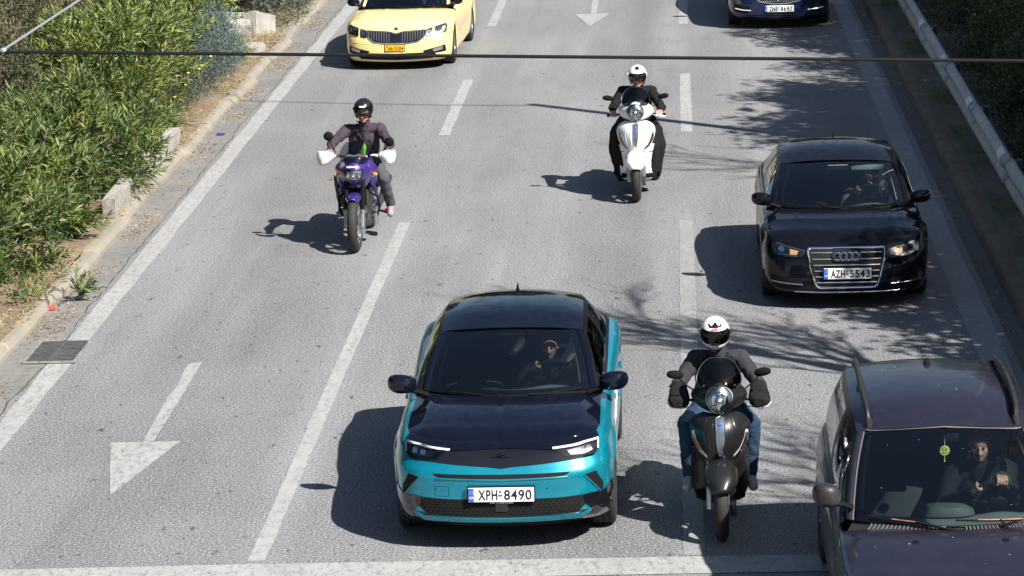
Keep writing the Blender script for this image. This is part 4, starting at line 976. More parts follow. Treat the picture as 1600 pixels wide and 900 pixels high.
plate(t, (.007, -.885, .41), 'AZH-5543', .50, .115, tilt=R(-2))
wt = pm('warm lamp', (.6, .36, .18), .35, .2, emis=((1, .55, .22), .35))
for sx in (-1, 1):
    m_ = (lambda P: P) if sx > 0 else mxp
    headlamp(t, m_(rpoly([(.425, .635), (.58, .665), (.735, .70), (.775, .68), (.765, .60), (.70, .575), (.58, .56), (.47, .575)], .02)), bv, [('reflector', m_([(.45, .625), (.60, .655), (.615, .585), (.55, .572), (.48, .585)]), pm('lamp reflector', (.16, .15, .14), .35, .4), .003), ('warm_lamp', m_([(.50, .625), (.59, .64), (.59, .59), (.52, .588)]), wt, .006), ('outer_lens', m_(rpoly([(.64, .655), (.70, .67), (.715, .62), (.65, .605)], .03)), CHR, .006), ('lower_strip', m_([(.50, .578), (.72, .60), (.71, .588), (.52, .568)]), ALU, .005)], base=ALD, off=.004)
    patch('side_intake_shade', m_(rpoly([(.46, .34), (.80, .375), (.79, .235), (.50, .225)], .02)), bv, INTB, t, .002)  # no opening cut: black patch stands for shade in the intake
    strip('intake_trim', m_([(.46, .285), (.62, .292), (.78, .305)]), bv, .006, ALU, t, .006)
for sx in (-1, 1): strip('hood_crease', [(sx*.62, .38), (sx*.52, .0), (sx*.42, -.45)], bv, .004, P_BLK2, t, -.001, dirv=(0, 0, -1))
strip('lower_trim', [(-.55, .205), (0, .20), (.55, .205)], bv, .007, ALU, t, .003)
mirror(t, -.975, .43, .975, -1, .22, .14, P_BLK2); mirror(t, .975, .43, .975, 1, .22, .14, P_BLK2)
sloft([(0, 0, 0, .015, .04, 2), (.04, 0, .02, .008, .02, 2), (.055, 0, .03, .003, .006, 2)], 10, True, 'Z').xf(Matrix.Translation((0, 2.5, onroof(roof, 0, 2.5)))).build('roof_antenna', P_BLK2, t)
for sx in (-1, 1): # bright window trim
    B_ = [Vector((v.x*sx*1.01, v.y, v.z+.012)) for v in s['_r'][-1][s['_jw']:s['_jw']+36]]; MB().tube(B_, .008, 6).build('window_trim', ALU, t)
zd = interior(t, s, INT)
wiper(t, wsb, (.10, .872), (-.52, .868)); wiper(t, wsb, (.62, .875), (.05, .868))
MB().bbox((.33, 1.20, 1.165), (.36, .02, .055), .008).build('sun_visor', INTW, t)
e = MB().bbox((-.50, 1.205, 1.182), (.055, .004, .04), .001, (R(28), 0, 0)).build('windscreen_sticker', pm('sticker', (.75, .6, .35), .5), t)
CARS['black'] = (t, s, zd)

# ================================================================== dark purple estate in the lower right corner
s = dict(W=.85, F=.86, wb=2.55, Ro=.95, r=.30, tw=.195, paint=P_AUB, flare=.015, nfl=4, arch=.34, clad=0,
    rings=[([.18, .19, .2, .2, .2, .22, .25], [.88, .95, .97, .96, .96, .97, .95], .07, .1),
           ([.27, .28, .28, .28, .28, .28, .3], [1, .985, .985, .985, .985, .985, 1], .0, .04),
           ([.42, .42, .44, .42, .42, .44, .45], [1, 1, 1, .99, .99, 1, 1], .0, 0),
           ([.52, .54, .56, .6, .62, .64, .7], [1, .99, 1.0, 1.01, 1.01, 1.0, 1], .02, .0),
           ([.64, .67, .70, .76, .80, .82, .85], [1, .975, .985, .995, .995, .99, 1], .05, .02),
           ([.72, .76, .80, .86, .90, .92, .95], [.98, .94, .95, .955, .955, .95, .95], .10, .05),
           ([.745, .785, .83, .89, .925, .945, .97], [.95, .905, .915, .92, .93, .92, .92], .14, .08)],
    cowl=(.7, .40, .9), cowlf=.13, cowlz=.05, hb=.055, wsb=(.705, .46, .965), wst=(.575, 1.28, 1.385), wscf=.17, hz=.035, hdf=.06,
    rail=[(.64, 1.8, 1.455), (.63, 2.6, 1.46), (.60, 3.15, 1.40), (.66, 3.4, 1.05)], rbase=3.38, ry=3.0, rb=.035, rbz=.04, rbk=.06, pw=.045, fb=-.9, ft=.05, cuts=(4, 25, 28, 54), ws=glassm('estate windscreen glass', (.60, .69, .70), 1, 0, 1.75), framem=FRM, seaty=1.38, cowlm=PLT)
t, bv, body, hood, roof, wsb = car('purple_estate', 1.87, 20.12, R(0), s, 'dusty dark purple estate car with roof rails in the lower right corner')
P_RAIL = pm('rail plastic', (.018, .018, .02), .5)
for sx in (-1, 1):
    e = empty('roof_rail'); e.parent = t
    P = [(sx*.535, 1.40, 1.428), (sx*.545, 1.50, 1.505), (sx*.555, 2.0, 1.545), (sx*.55, 2.5, 1.545), (sx*.54, 2.95, 1.50), (sx*.53, 3.05, 1.44)]
    MB().tube(cr(P, 5), [.028]+[.022]*24+[.026], 10, True, 1.3).build('rail_bar', P_RAIL, e)
    for p in (P[0], (sx*.552, 2.1, 1.50), P[-1]): sloft([(-.10, p[0], p[2]-.025, .018, .02), (0, p[0], p[2]-.01, .032, .045), (.12, p[0], p[2]-.02, .022, .03)], 12).xf(Matrix.Translation((0, p[1], 0))).build('rail_foot', P_RAIL, e)
MB().lathe([(0, .03), (.03, .024), (.05, .012), (.055, .002)], (0, 2.75, onroof(roof, 0, 2.75)), 'Z', 14).build('roof_antenna', PLT, t)
strip('roof_edge_trim', [(-.56, 1.393), (0, 1.432), (.56, 1.393)], bvh_of(roof), .006, pm('dull trim', (.10, .085, .085), .6), t, .002)
for sx in (-1, 1):
    Pp = [Vector((sx*(abs(r_[0].x)+.002), r_[0].y-.008, r_[0].z+.012)) for r_ in s['_pil']]; MB().tube(Pp, .006, 6).build('windscreen_trim', pm('dull trim', (.10, .085, .085), .6), t)
mirror(t, -.985, .52, 1.135, -1, .19, .165, P_RAIL, pw=3.2, d=.15); mirror(t, .985, .52, 1.135, 1, .19, .165, P_RAIL, pw=3.2, d=.15)
zd = interior(t, s, pm('dusty dashboard', (.11, .135, .13), .8), SEAT)
sloft([(0, 0, 0, .21, .10, 2.2), (.03, 0, .0, .20, .095, 2.2), (.06, 0, 0, .15, .07, 2.2), (.07, 0, 0, .02, .01, 2.2)], 28, True, 'Z').xf(Matrix.Translation((-.04, .66, .945))).build('instrument_hood', pm('dash pod', (.06, .07, .065), .7), t)
wo = pm('rusty wiper', (.30, .12, .06), .6, var=.4)
for a, b_ in (((.05, .952), (-.60, .985)), ((.62, .962), (.0, .985))):
    e = wiper(t, wsb, a, b_); Q = onbody(wsb, [(a[0]+(b_[0]-a[0])*k/8, a[1]+(b_[1]-a[1])*k/8) for k in range(2, 7)], .028); MB().tube(Q, .005, 6).build('rusty_bow', wo, e)
# louvres at the hood's rear edge
louv = pm('cowl louvre', (.05, .048, .055), .7)
G2 = s['_G2']
def cpt(u, v):
    i = (u+1)/2*20; k = min(19, int(i)); r_ = [g[k].lerp(g[k+1], i-k) for g in G2]; return r_[0].lerp(r_[1], v*2) if v < .5 else r_[1].lerp(r_[2], v*2-1)
for (a, b_) in ((-.80, -.06), (.10, .80)):
    for k in range(20):
        u = a+(b_-a)*k/19; MB().tube([cpt(u, .30)+Vector((0, 0, .012)), cpt(u, .6)+Vector((0, 0, .016)), cpt(u, .85)+Vector((0, 0, .012))], .0095, 6).build('cowl_louvre', louv, t)
for x, y in ((-.30, .0), (.32, .02)):
    h = bvh_of(hood).ray_cast(Vector((x, y, 3)), Vector((0, 0, -1)))[0]; MB().bbox(h+Vector((0, 0, .004)), (.045, .03, .016), .006).tube([h+Vector((0, -.004, .008)), h+Vector((0, .014, .010))], .006).build('washer_nozzle', PL, t)
# splashes of dust and bird droppings on the paint and the glass
sp_ = pm('dried droppings', (.3, .29, .26), .8); hb_ = bvh_of(hood, roof); mb = MB(); rs = random.Random(5)
for k in range(22):
    h = hb_.ray_cast(Vector((rs.uniform(-.6, .6), rs.uniform(-.8, 2.8), 3)), Vector((0, 0, -1)))
    if h[0]: r_ = rs.uniform(.002, .007); mb.sph(h[0]+h[1]*.0005, (r_, r_*rs.uniform(.6, 1.6), .002), 7, 4)
for k in range(12):
    h = wsb.ray_cast(Vector((rs.uniform(-.6, .6), -3, rs.uniform(1.0, 1.4))), Vector((0, 1, 0)))
    if h[0]: mb.sph(h[0]+Vector((0, -.002, .001)), (rs.uniform(.001, .004), .001, rs.uniform(.001, .004)), 6, 4)
mb.build('dirt_specks', sp_, t, True, None)['kind'] = 'stuff'
# round yellow freshener hanging from the mirror
e = empty('hanging_charm', (1.87-.0, 21.30, 1.262), 0, 'round yellow smiling charm hanging inside the windscreen of the purple car', 'hanging charm')
ych = pm('charm yellow', (.85, .80, .22), .5)
MB().lathe([(-.006, .001), (-.008, .034), (0, .038), (.008, .034), (.006, .001)], (0, 0, 0), 'Y', 24).build('disc', ych, e)
MB().sph((-.012, -.009, .01), (.004, .003, .006), 8, 6).build('eye', INK, e); MB().sph((.012, -.009, .01), (.004, .003, .006), 8, 6).build('eye', INK, e)
MB().tube([(.018*math.cos(a), -.009, .018*math.sin(a)) for a in [R(200+14*i) for i in range(11)]], .0022, 5).build('mouth', INK, e)
MB().tube([(0, 0, .036), (.002, .0, .07), (0, 0, .12)], .003, 6).build('string', WHT, e); MB().tube([(0, 0, -.036), (.0, 0, -.075)], .003, 6).sph((0, 0, -.08), .006).build('tassel', ych, e)
CARS['estate'] = (t, s, zd)

# ================================================================== yellow taxi at the top
s = dict(W=.895, F=.86, wb=2.68, Ro=1.0, r=.315, tw=.205, paint=P_YEL, flare=.012, nfl=4, arch=.35,
    rings=[([.14, .15, .18, .18, .18, .2, .25], [.86, .94, .97, .97, .97, .97, .95], .07, .1),
           ([.19, .20, .24, .22, .22, .24, .3], [1, .98, .985, .985, .985, .985, 1], .015, .04),
           ([.30, .31, .34, .32, .32, .36, .42], [1, 1, 1, .99, .99, 1, 1], .0, 0),
           ([.42, .43, .46, .46, .46, .5, .6], [1, 1, 1, .99, .99, 1, 1], .0, 0),
           ([.53, .54, .58, .6, .62, .66, .72], [1, 1.0, 1.0, 1, 1, 1.0, 1], .025, .02),
           ([.61, .63, .68, .73, .76, .78, .82], [1, .985, .985, .98, .98, .99, 1], .07, .05),
           ([.665, .69, .755, .82, .86, .88, .92], [.98, .94, .93, .94, .955, .965, .96], .13, .08),
           ([.68, .71, .775, .845, .885, .90, .95], [.95, .91, .90, .895, .92, .92, .9], .17, .12)],
    cowl=(.7, .50, .85), cowlf=.17, cowlz=.035, hb=.06, crease=.014, cru=.34, wsb=(.70, .56, .885), wst=(.57, 1.26, 1.26), wscf=.20, hz=.035, hdf=.08,
    rail=[(.635, 1.8, 1.31), (.61, 2.6, 1.29), (.57, 3.1, 1.18), (.62, 3.5, .98)], rbase=3.48, ry=2.9, rb=.05, rbz=.045, rbk=.1, seaty=1.4, pillarm=P_YEL, sp=5, steer=R(2))
t, bv, body, hood, roof, wsb = car('yellow_taxi', -4.64, 50.35, R(-2.5), s, 'pale yellow taxi with an orange number plate at the top of the road', 'taxi')
GP = rpoly([(-.50, .655), (-.12, .635), (0, .605), (.12, .635), (.50, .655), (.47, .55), (.36, .475), (.18, .455), (-.18, .455), (-.36, .475), (-.47, .55)], .03)
patch('grille', GP, bv, INTB, t, .003); strip('grille_frame', GP, bv, .012, CHR, t, .006, True)
for k in range(9):
    for sx in (-1, 1):
        x = sx*(.11+k*.042); z0 = .475+max(0, (abs(x)-.18))*.20; z1 = .635 if abs(x) > .13 else .625; strip('grille_slat', [(x, z0), (x*1.02, z1)], bv, .006, ALU, t, .010)
patch('radar_panel', rpoly([(-.085, .60), (.085, .60), (.085, .475), (-.085, .475)], .01), bv, PLG, t, .008)
for sx in (-1, 1):
    m_ = (lambda P: P) if sx > 0 else mxp
    headlamp(t, m_(rpoly([(.50, .66), (.605, .685), (.585, .56), (.49, .545)], .015)), bv, [('reflector', m_([(.515, .645), (.59, .66), (.575, .58), (.51, .565)]), ALU, .003), ('lens', m_(rpoly([(.53, .63), (.575, .635), (.57, .59), (.53, .59)], .02)), CHR, .006)], base=ALD)
    headlamp(t, m_(rpoly([(.635, .69), (.80, .735), (.825, .70), (.815, .60), (.63, .565)], .015)), bv, [('reflector', m_([(.65, .67), (.80, .71), (.79, .61), (.65, .585)]), ALD, .003), ('lens', m_(rpoly([(.67, .655), (.73, .67), (.73, .61), (.67, .60)], .025)), CHR, .006), ('lens', m_(rpoly([(.755, .685), (.795, .695), (.79, .63), (.755, .62)], .01)), WLN, .006)], base=ALD)
    patch('fog_recess_shade', m_(rpoly([(.44, .325), (.80, .405), (.81, .29), (.50, .262)], .015)), bv, INTB, t, .003)  # black patch gives the recess its shade by colour
    patch('fog_lamp', m_(rpoly([(.60, .345), (.76, .385), (.76, .33), (.62, .30)], .01)), bv, ALU, t, .007)
patch('lower_grille', rpoly([(-.60, .30), (0, .285), (.60, .30), (.66, .255), (.60, .195), (0, .175), (-.60, .195), (-.66, .255)], .015), bv, INTB, t, .004)
for z in (.275, .235): strip('lower_bar', [(-.6, z+.005), (0, z-.006), (.6, z+.005)], bv, .006, PLT, t, .008)
c = onbody(bv, [(0, .665)], .012)[0]; MB().lathe([(0, .001), (-.004, .025), (0, .03), (.006, .03)], c, 'Y', 20).build('emblem_disc', PLG, t); MB().lathe([(-.003, .028), (-.006, .032), (0, .036), (.004, .03)], c, 'Y', 24, True).build('emblem_ring', CHR, t)
MB().tube([c+Vector((-.014, -.007, -.012)), c+Vector((.0, -.008, .004)), c+Vector((.014, -.007, .014))], [.003, .006, .003], 6).build('emblem_mark', CHR, t)
plate(t, (-.02, -.872, .378), 'TAA-5204', .32, .095, PYL, eu=False)
strip('bumper_seam', [(-.76, .46), (-.3, .425), (.3, .425), (.76, .46)], bv, .0025, pm('seam', (.25, .19, .06), .7), t, 0)
mirror(t, -.985, .45, .985, -1, .21, .13, P_BLK2); mirror(t, .985, .45, .985, 1, .21, .13, P_BLK2)
zd = interior(t, s, INT); wiper(t, wsb, (.10, .89), (-.52, .89)); wiper(t, wsb, (.62, .895), (.05, .885))
CARS['taxi'] = (t, s, zd)

# ================================================================== navy SUV at the top right
s = dict(W=.90, F=.90, wb=2.80, Ro=.95, r=.345, tw=.225, paint=P_NVY, flare=.02, nfl=4, arch=.385, clad=1,
    rings=[([.15, .16, .2, .22, .22, .24, .28], [.86, .94, .97, .97, .97, .97, .95], .08, .1),
           ([.21, .23, .30, .28, .28, .30, .36], [1, .985, .99, .985, .985, .985, 1], .015, .04),
           ([.32, .34, .38, .38, .38, .42, .5], [1, 1, 1, .99, .99, 1, 1], .0, 0),
           ([.46, .47, .52, .54, .54, .58, .64], [1, 1, 1, .99, .99, 1, 1], .0, 0),
           ([.62, .63, .68, .72, .74, .78, .84], [1, 1.0, 1.0, 1, 1, 1.0, 1], .025, .02),
           ([.76, .77, .82, .86, .88, .92, .96], [1, .985, .985, .98, .98, .99, 1], .06, .05),
           ([.84, .87, .92, .98, 1.0, 1.02, 1.06], [.98, .94, .93, .94, .955, .965, .96], .12, .08),
           ([.86, .89, .95, 1.0, 1.03, 1.04, 1.08], [.95, .91, .90, .895, .92, .92, .9], .16, .12)],
    cowl=(.7, .50, 1.0), cowlf=.17, cowlz=.035, hb=.05, wsb=(.72, .58, 1.05), wst=(.60, 1.24, 1.47), wscf=.20, hz=.035, hdf=.08,
    rail=[(.66, 1.8, 1.54), (.65, 2.7, 1.52), (.60, 3.2, 1.40), (.64, 3.55, 1.12)], rbase=3.5, ry=3.0, rb=.045, rbz=.045, rbk=.1, seaty=1.4, rim=ALU)
t, bv, body, hood, roof, wsb = car('navy_suv', 1.79, 54.35, R(-.5), s, 'dark navy blue SUV cut by the top edge of the picture, in the right lane')
GP = rpoly([(-.42, .72), (.42, .72), (.455, .62), (.36, .50), (.12, .462), (-.12, .462), (-.36, .50), (-.455, .62)], .04)
patch('grille', GP, bv, INTB, t, .003); strip('grille_frame', GP, bv, .01, ALU, t, .006, True)
mb = MB()
for r_ in range(7):
    for c in range(-10, 11):
        x = c*.04+(.02 if r_ % 2 else 0); z = .70-r_*.033
        if inpoly(x, z, [tuple(p) for p in GP]): mb.sph(onbody(bv, [(x, z)], .008)[0], (.014, .004, .009), 6, 4)
mb.build('grille_mesh', ALU, t, True, None)
c = onbody(bv, [(0, .575)], .02)[0]; MB().tube([c+Vector((.06*math.cos(a), 0, .06*math.sin(a))) for a in [i*math.pi/12 for i in range(25)]], .009, 8, False).tube([c+Vector((-.04, -.002, -.04)), c+Vector((.04, -.002, .04))], .009).build('emblem_ring', CHR, t)
plate(t, (0, -.915, .375), 'ZNE-8697', .51, .115)
for sx in (-1, 1):
    m_ = (lambda P: P) if sx > 0 else mxp
    headlamp(t, m_(rpoly([(.50, .74), (.80, .80), (.82, .70), (.52, .66)], .02)), bv, [('lens', m_([(.58, .73), (.72, .755), (.72, .71), (.6, .69)]), ALU, .004)], base=ALD)
    patch('side_intake_shade', m_(rpoly([(.50, .42), (.78, .45), (.80, .33), (.56, .28)], .02)), bv, INTB, t, .003)  # intake depth painted as a black patch of shade
    strip('running_lamp', m_([(.50, .345), (.64, .35), (.77, .375)]), bv, .010, WLN, t, .008)
for z in (.27, .235, .20): strip('lower_bar', [(-.45, z), (0, z-.01), (.45, z)], bv, .007, PLT, t, .004)
mirror(t, -1.0, .45, 1.14, -1, .22, .15, P_NVY); mirror(t, 1.0, .45, 1.14, 1, .22, .15, P_NVY)
zd = interior(t, s, INT); CARS['navy'] = (t, s, zd)
# ------------------------------------------------------------------ people
SKIN = pm('skin', (.40, .205, .135), .5, var=.12, scale=14, bump=.1, bscale=90); HAIR = pm('dark hair', (.03, .022, .018), .6)
LIP = pm('lips', (.24, .10, .08), .6); EYEW = pm('eye white', (.07, .055, .05), .5); IRIS = pm('iris', (.03, .02, .015), .2); SGL = pm('dark lens', (.008, .008, .009), .08, coat=1)
def fabric(name, c, v=.25, b=.5): return pm(name, c, .88, var=v, scale=7, bump=b, bscale=26, sheen=.0, spec=.25)
def head_mb(mb, M):
    q = MB()
    q.sph((0, .012, .03), (.078, .096, .095), 24, 16).sph((0, -.012, -.035), (.066, .078, .085), 20, 14).sph((0, -.045, -.085), (.038, .04, .028), 16, 10)
    cap(q, (0, -.088, .012), .010, (0, -.108, -.024), .016, 12); q.sph((-.013, -.092, -.03), (.011, .012, .009), 10, 8).sph((.013, -.092, -.03), (.011, .012, .009), 10, 8)
    for s in (-1, 1): q.sph((s*.077, .01, -.01), (.011, .022, .032), 12, 8).sph((s*.038, -.056, -.022), (.024, .02, .024), 12, 8)
    q.xf(M); mb.add(q.V, q.F)
def face(p, M):
    for s in (-1, 1):
        MB().sph((s*.030, -.0815, .008), (.0115, .006, .0055), 12, 8).xf(M).build('eye', EYEW, p); MB().sph((s*.030, -.0865, .008), (.0055, .0025, .005), 10, 6).xf(M).build('pupil', IRIS, p); MB().tube([(s*.014, -.091, .030), (s*.03, -.090, .035), (s*.047, -.080, .031)], [.0015, .002, .001], 6).xf(M).build('eyebrow', HAIR, p)
    MB().sph((0, -.088, -.062), (.018, .007, .0055), 12, 8).xf(M).build('lips', LIP, p)
def hand(mb, c, wr, sd, ax=(1, 0, 0), up=(0, 0, 1), g=.019, n=4):
    """hand closed round a bar through c along ax; wr = wrist point; sd=+1 when the thumb lies towards -ax"""
    c, wr, ax, up = Vector(c), Vector(wr), Vector(ax).normalized(), Vector(up); fr = up.cross(ax).normalized()*1.0
    if fr.dot(wr-c) > 0: fr = -fr
    up = ax.cross(fr).normalized(); up = up if up.z > 0 else -up
    kn = c+up*(g+.016)-fr*.004
    for a in (-.026, 0, .026): cap(mb, wr+ax*a*.6, .023, kn+ax*a-fr*.012, .0155, 10)
    Ls = (.94, 1.04, 1.0, .80)
    for i in range(n):
        o = ax*((i-1.5)*.0238*sd); rr_ = .0088 if i < 3 else .0076; k = Ls[i]; rad = g+rr_+.001
        P = [kn+o]+[c+o+up*rad*math.cos(t)+fr*rad*math.sin(t) for t in (R(38), R(95*k), R(150*k), R(195*k))]
        chain(mb, P, [rr_*1.12, rr_*1.08, rr_, rr_*.95, rr_*.85])
    b = wr.lerp(c, .45)-ax*sd*.026; chain(mb, [b, c-ax*sd*.048-fr*.018-up*.004, c-ax*sd*.044+fr*.010-up*.018, c-ax*sd*.036+fr*.026-up*.020], [.016, .0125, .0105, .009])
def person(label, loc, rz, J, top, bot, shoe, headM, group=None, vox=.0052, grips=True, shoes=True, collar=True, puff=1.0, thick=1.0, bare_arm=False, gripax=None, cat='person', dispt=.022, cuff=None):
    e = empty('person', loc, rz, label, cat, group); V_ = Vector; G = {k: V_(v) for k, v in J.items()}
    mb = MB(); head_mb(mb, headM); hc = headM.translation
    cap(mb, G['neck']+V_((0, .01, -.04)), .062, hc+headM.to_3x3() @ V_((0, .02, -.05)), .055)
    sp = [G['pelvis'], G['pelvis'].lerp(G['chest'], .5), G['chest'], G['neck']+V_((0, 0, -.05))]
    chain(mb, sp, [.10, .095, .105, .062])
    for s in ('l', 'r'):
        chain(mb, [G['chest']+V_((0, .01, .05)), G['sh'+s], G['el'+s], G['wr'+s]], [.08, .048, .038, .026])
        if grips: hand(mb, G['gr'+s], G['wr'+s], 1 if s == 'r' else -1, *(gripax[s] if gripax else ()))
        chain(mb, [G['hip'+s], G['kn'+s], G['an'+s]], [.085, .052, .035]); cap(mb, G['an'+s], .034, G['to'+s], .028)
    remesh('body', mb, vox, SKIN, e, 2); face(e, headM)
    # jacket or shirt
    mb = MB(); p = puff
    w = V_((.075, 0, 0)); chain(mb, [G['pelvis']+V_((0, 0, .02))-w, G['pelvis'].lerp(G['chest'], .5)-w, G['chest']-w], [.135*p, .125*p, .125*p]); chain(mb, [G['pelvis']+V_((0, 0, .02))+w, G['pelvis'].lerp(G['chest'], .5)+w, G['chest']+w], [.135*p, .125*p, .125*p])
    cap(mb, G['shl'], .078*p, G['shr'], .078*p); cap(mb, G['chest'], .15*p, G['neck']+V_((0, .01, -.06)), .085*p)
    if collar: cap(mb, G['neck']+V_((0, .01, -.06)), .088, G['neck']+V_((0, -.002, .0)), .073)
    for s in ('l', 'r'):
        ew = G['wr'+s].lerp(G['el'+s], .06); m1 = G['sh'+s].lerp(G['el'+s], .5)
        chain(mb, [G['sh'+s], m1, G['el'+s], G['el'+s].lerp(ew, .4), ew], [.082*p, .068*p, .060*p, .054*p, .043*p])
        # folds round the elbow
        for k in range(3): mb.sph(G['el'+s].lerp(G['sh'+s], .12*k-.08), (.064*p, .052*p, .05*p), 12, 8, (0, .5*k, .3*k))
    remesh('jacket', mb, .0085, top, e, 3, dispt, .055)
    mb = MB(); q = thick
    cap(mb, G['hipl'], .125*q, G['hipr'], .125*q)
    for s in ('l', 'r'):
        m1 = G['hip'+s].lerp(G['kn'+s], .5); m2 = G['kn'+s].lerp(G['an'+s], .5)
        chain(mb, [G['hip'+s], m1, G['kn'+s], m2, G['an'+s]+V_((0, 0, .03))], [.115*q, .092*q, .077*q, .066*q, .06*q])
    remesh('trousers', mb, .010, bot, e, 3, .02, .06)
    if shoes:
        for s in ('l', 'r'):
            a, b = G['an'+s], G['to'+s]; mb = MB(); cap(mb, a+V_((0, .03, -.045)), .045, b+V_((0, 0, -.01)), .042); cap(mb, a+V_((0, 0, .0)), .05, a+V_((0, .02, -.05)), .045); cap(mb, a.lerp(b, .5), .044, b, .036); o = remesh('shoe', mb, .008, shoe, e, 3)
    return e
def helmet(p, M, style, shell, visor, size=1.0):
    e = empty('helmet'); e.parent = p
    def pt(az, el, k=1.0):
        d = Vector((math.sin(az)*math.cos(el), -math.cos(az)*math.cos(el), math.sin(el))); f = max(0, -d.y)
        v = Vector((d.x*.124, d.y*.150+.012, d.z*.138+.025)); 
        if style == 'full' and el < 0: v += Vector((0, -.022*f*min(1, -el/.5), 0)); v.x *= 1-.10*min(1, -el)
        return M @ (v*k*size)
    et, eb, ec = (R(26), R(-16), R(-56)) if style == 'full' else (R(14), R(-60), R(-48)) if style == 'jet' else (R(20), R(-60), R(-45))
    az = R(66 if style == 'full' else 62)
    AZ = sorted(set([-math.pi+2*math.pi*i/60 for i in range(61)]+[az, -az])); EL = sorted(set([ec+(R(90)-ec)*i/26 for i in range(27)]+[et]+([eb] if style == 'full' else [])))
    mb = MB(); V = []; ids = {}
    for i, el in enumerate(EL):
        for j, a in enumerate(AZ): V.append(pt(a, min(el, R(89.9))))
    nA = len(AZ); F = []
    for i in range(len(EL)-1):
        for j in range(nA-1):
            me_, ma = (EL[i]+EL[i+1])/2, (AZ[j]+AZ[j+1])/2
            if abs(ma) < az and me_ < et and me_ > (eb if style == 'full' else -9): continue
            F.append((i*nA+j, i*nA+j+1, (i+1)*nA+j+1, (i+1)*nA+j))
    o = mb.add(V, F).build('helmet_shell', shell, e, True, None); md = o.modifiers.new('s', 'SOLIDIFY'); md.thickness = .014; md.offset = -1
    # rim rubber
    lo = eb if style == 'full' else ec
    loop = [pt(a, et, 1.006) for a in np.linspace(-az, az, 24)]+[pt(az, l_, 1.006) for l_ in np.linspace(et, lo, 8)][1:]
    if style == 'full': loop += [pt(a, eb, 1.006) for a in np.linspace(az, -az, 24)][1:]
    else: pass
    left = [pt(-az, l_, 1.006) for l_ in np.linspace(lo, et, 8)]
    MB().tube(loop+(left[1:] if style == 'full' else []), .0035, 6, False).build('rim_rubber', PL, e)
    if style != 'full': MB().tube(left, .0035, 6, False).build('rim_rubber', PL, e)
    MB().tube([pt(a, ec, .985) for a in np.linspace(az if style != 'full' else -math.pi, math.pi*2-az if style != 'full' else math.pi, 40)], .010, 8, False).build('edge_padding', PL, e)
    v0, v1 = (eb-R(2), et+R(3)) if style == 'full' else (R(-12), et+R(9)) if style == 'jet' else (R(-22), et+R(6))
    G = [[pt(a, l_, 1.022) for a in np.linspace(-az-R(6), az+R(6), 26)] for l_ in np.linspace(v0, v1, 10)]
    MB().grid(G).build('visor', visor, e, True, None)
    for s in (-1, 1): c = pt(s*(az+R(8)), (v0+v1)/2+R(6), 1.02); MB().sph(c, (.010, .022, .022), 14, 8).build('visor_pivot', shell if style != 'full' else PLG, e)
    return e, bvh_of(o), pt
def glasses(p, M):
    e = empty('sunglasses'); e.parent = p
    for s in (-1, 1):
        MB().sph((s*.032, -.092, .008), (.026, .008, .017), 14, 8).xf(M).build('lens', SGL, e); MB().tube([(s*.055, -.084, .012), (s*.078, -.04, .014), (s*.082, .02, .010)], .0035, 6).xf(M).build('temple', PLG, e)
    MB().tube([(-.01, -.098, .012), (.01, -.098, .012)], .003, 6).xf(M).build('bridge', PLG, e)
def HM(x, y, z, pitch=0, yaw_=0, tilt=0): return Matrix.Translation((x, y, z)) @ Euler((R(pitch), R(tilt), R(yaw_))).to_matrix().to_4x4()

# ------------------------------------------------------------------ two-wheeler parts
def mwheel(t, y, r, w, rim, spokes=5, wire=False):
    e = empty('wheel', (0, y, r)); e.parent = t; ri = r-w*.62
    prof = [(w/2*math.cos(a)*(1.0), ri+(r-ri)*max(0, math.sin(a))**.75) for a in [math.pi*i/14 for i in range(15)]]
    prof = [(-p[0], p[1]) for p in prof]
    MB().lathe(prof+[(w*.3, ri-.012), (-w*.3, ri-.012)], n=56, close=True).build('tyre', RUB, e, True, 50)
    mb = MB(); mb.lathe([(-w*.32, ri+.004), (-w*.34, ri-.02), (-w*.2, ri-.028), (w*.2, ri-.028), (w*.34, ri-.02), (w*.32, ri+.004)], n=48).lathe([(-.05, .004), (-.05, .035), (.05, .035), (.05, .004)], n=16)
    if wire:
        for k in range(32):
            a = 2*math.pi*k/32; s = 1 if k % 2 else -1; b = a+s*.35*(1 if k % 4 < 2 else -1); mb.tube([(s*.035, .035*math.cos(a), .035*math.sin(a)), (0, (ri-.02)*math.cos(b), (ri-.02)*math.sin(b))], .0022, 4)
    else:
        for k in range(spokes):
            a = 2*math.pi*k/spokes
            for d in (-.09, .09): mb.tube([(0, .03*math.cos(a), .03*math.sin(a)), (0, (ri-.02)*math.cos(a+d), (ri-.02)*math.sin(a+d))], [.014, .010], 6)
    mb.build('rim', rim, e)
    MB().lathe([(.058, .05), (.058, .13), (.062, .13), (.062, .05)], n=28, close=True).build('brake_disc', ALU, e); return e
def bow(rows, n=25, p=2.2):
    """rows of (z, half width, y at centre, y at side)"""
    rows = smooth_secs(rows, 4); return [[Vector((w*u, yc+(ys-yc)*abs(u)**p, z)) for u in [math.sin(math.pi/2*(-1+2*i/(n-1))) for i in range(n)]] for z, w, yc, ys in rows]
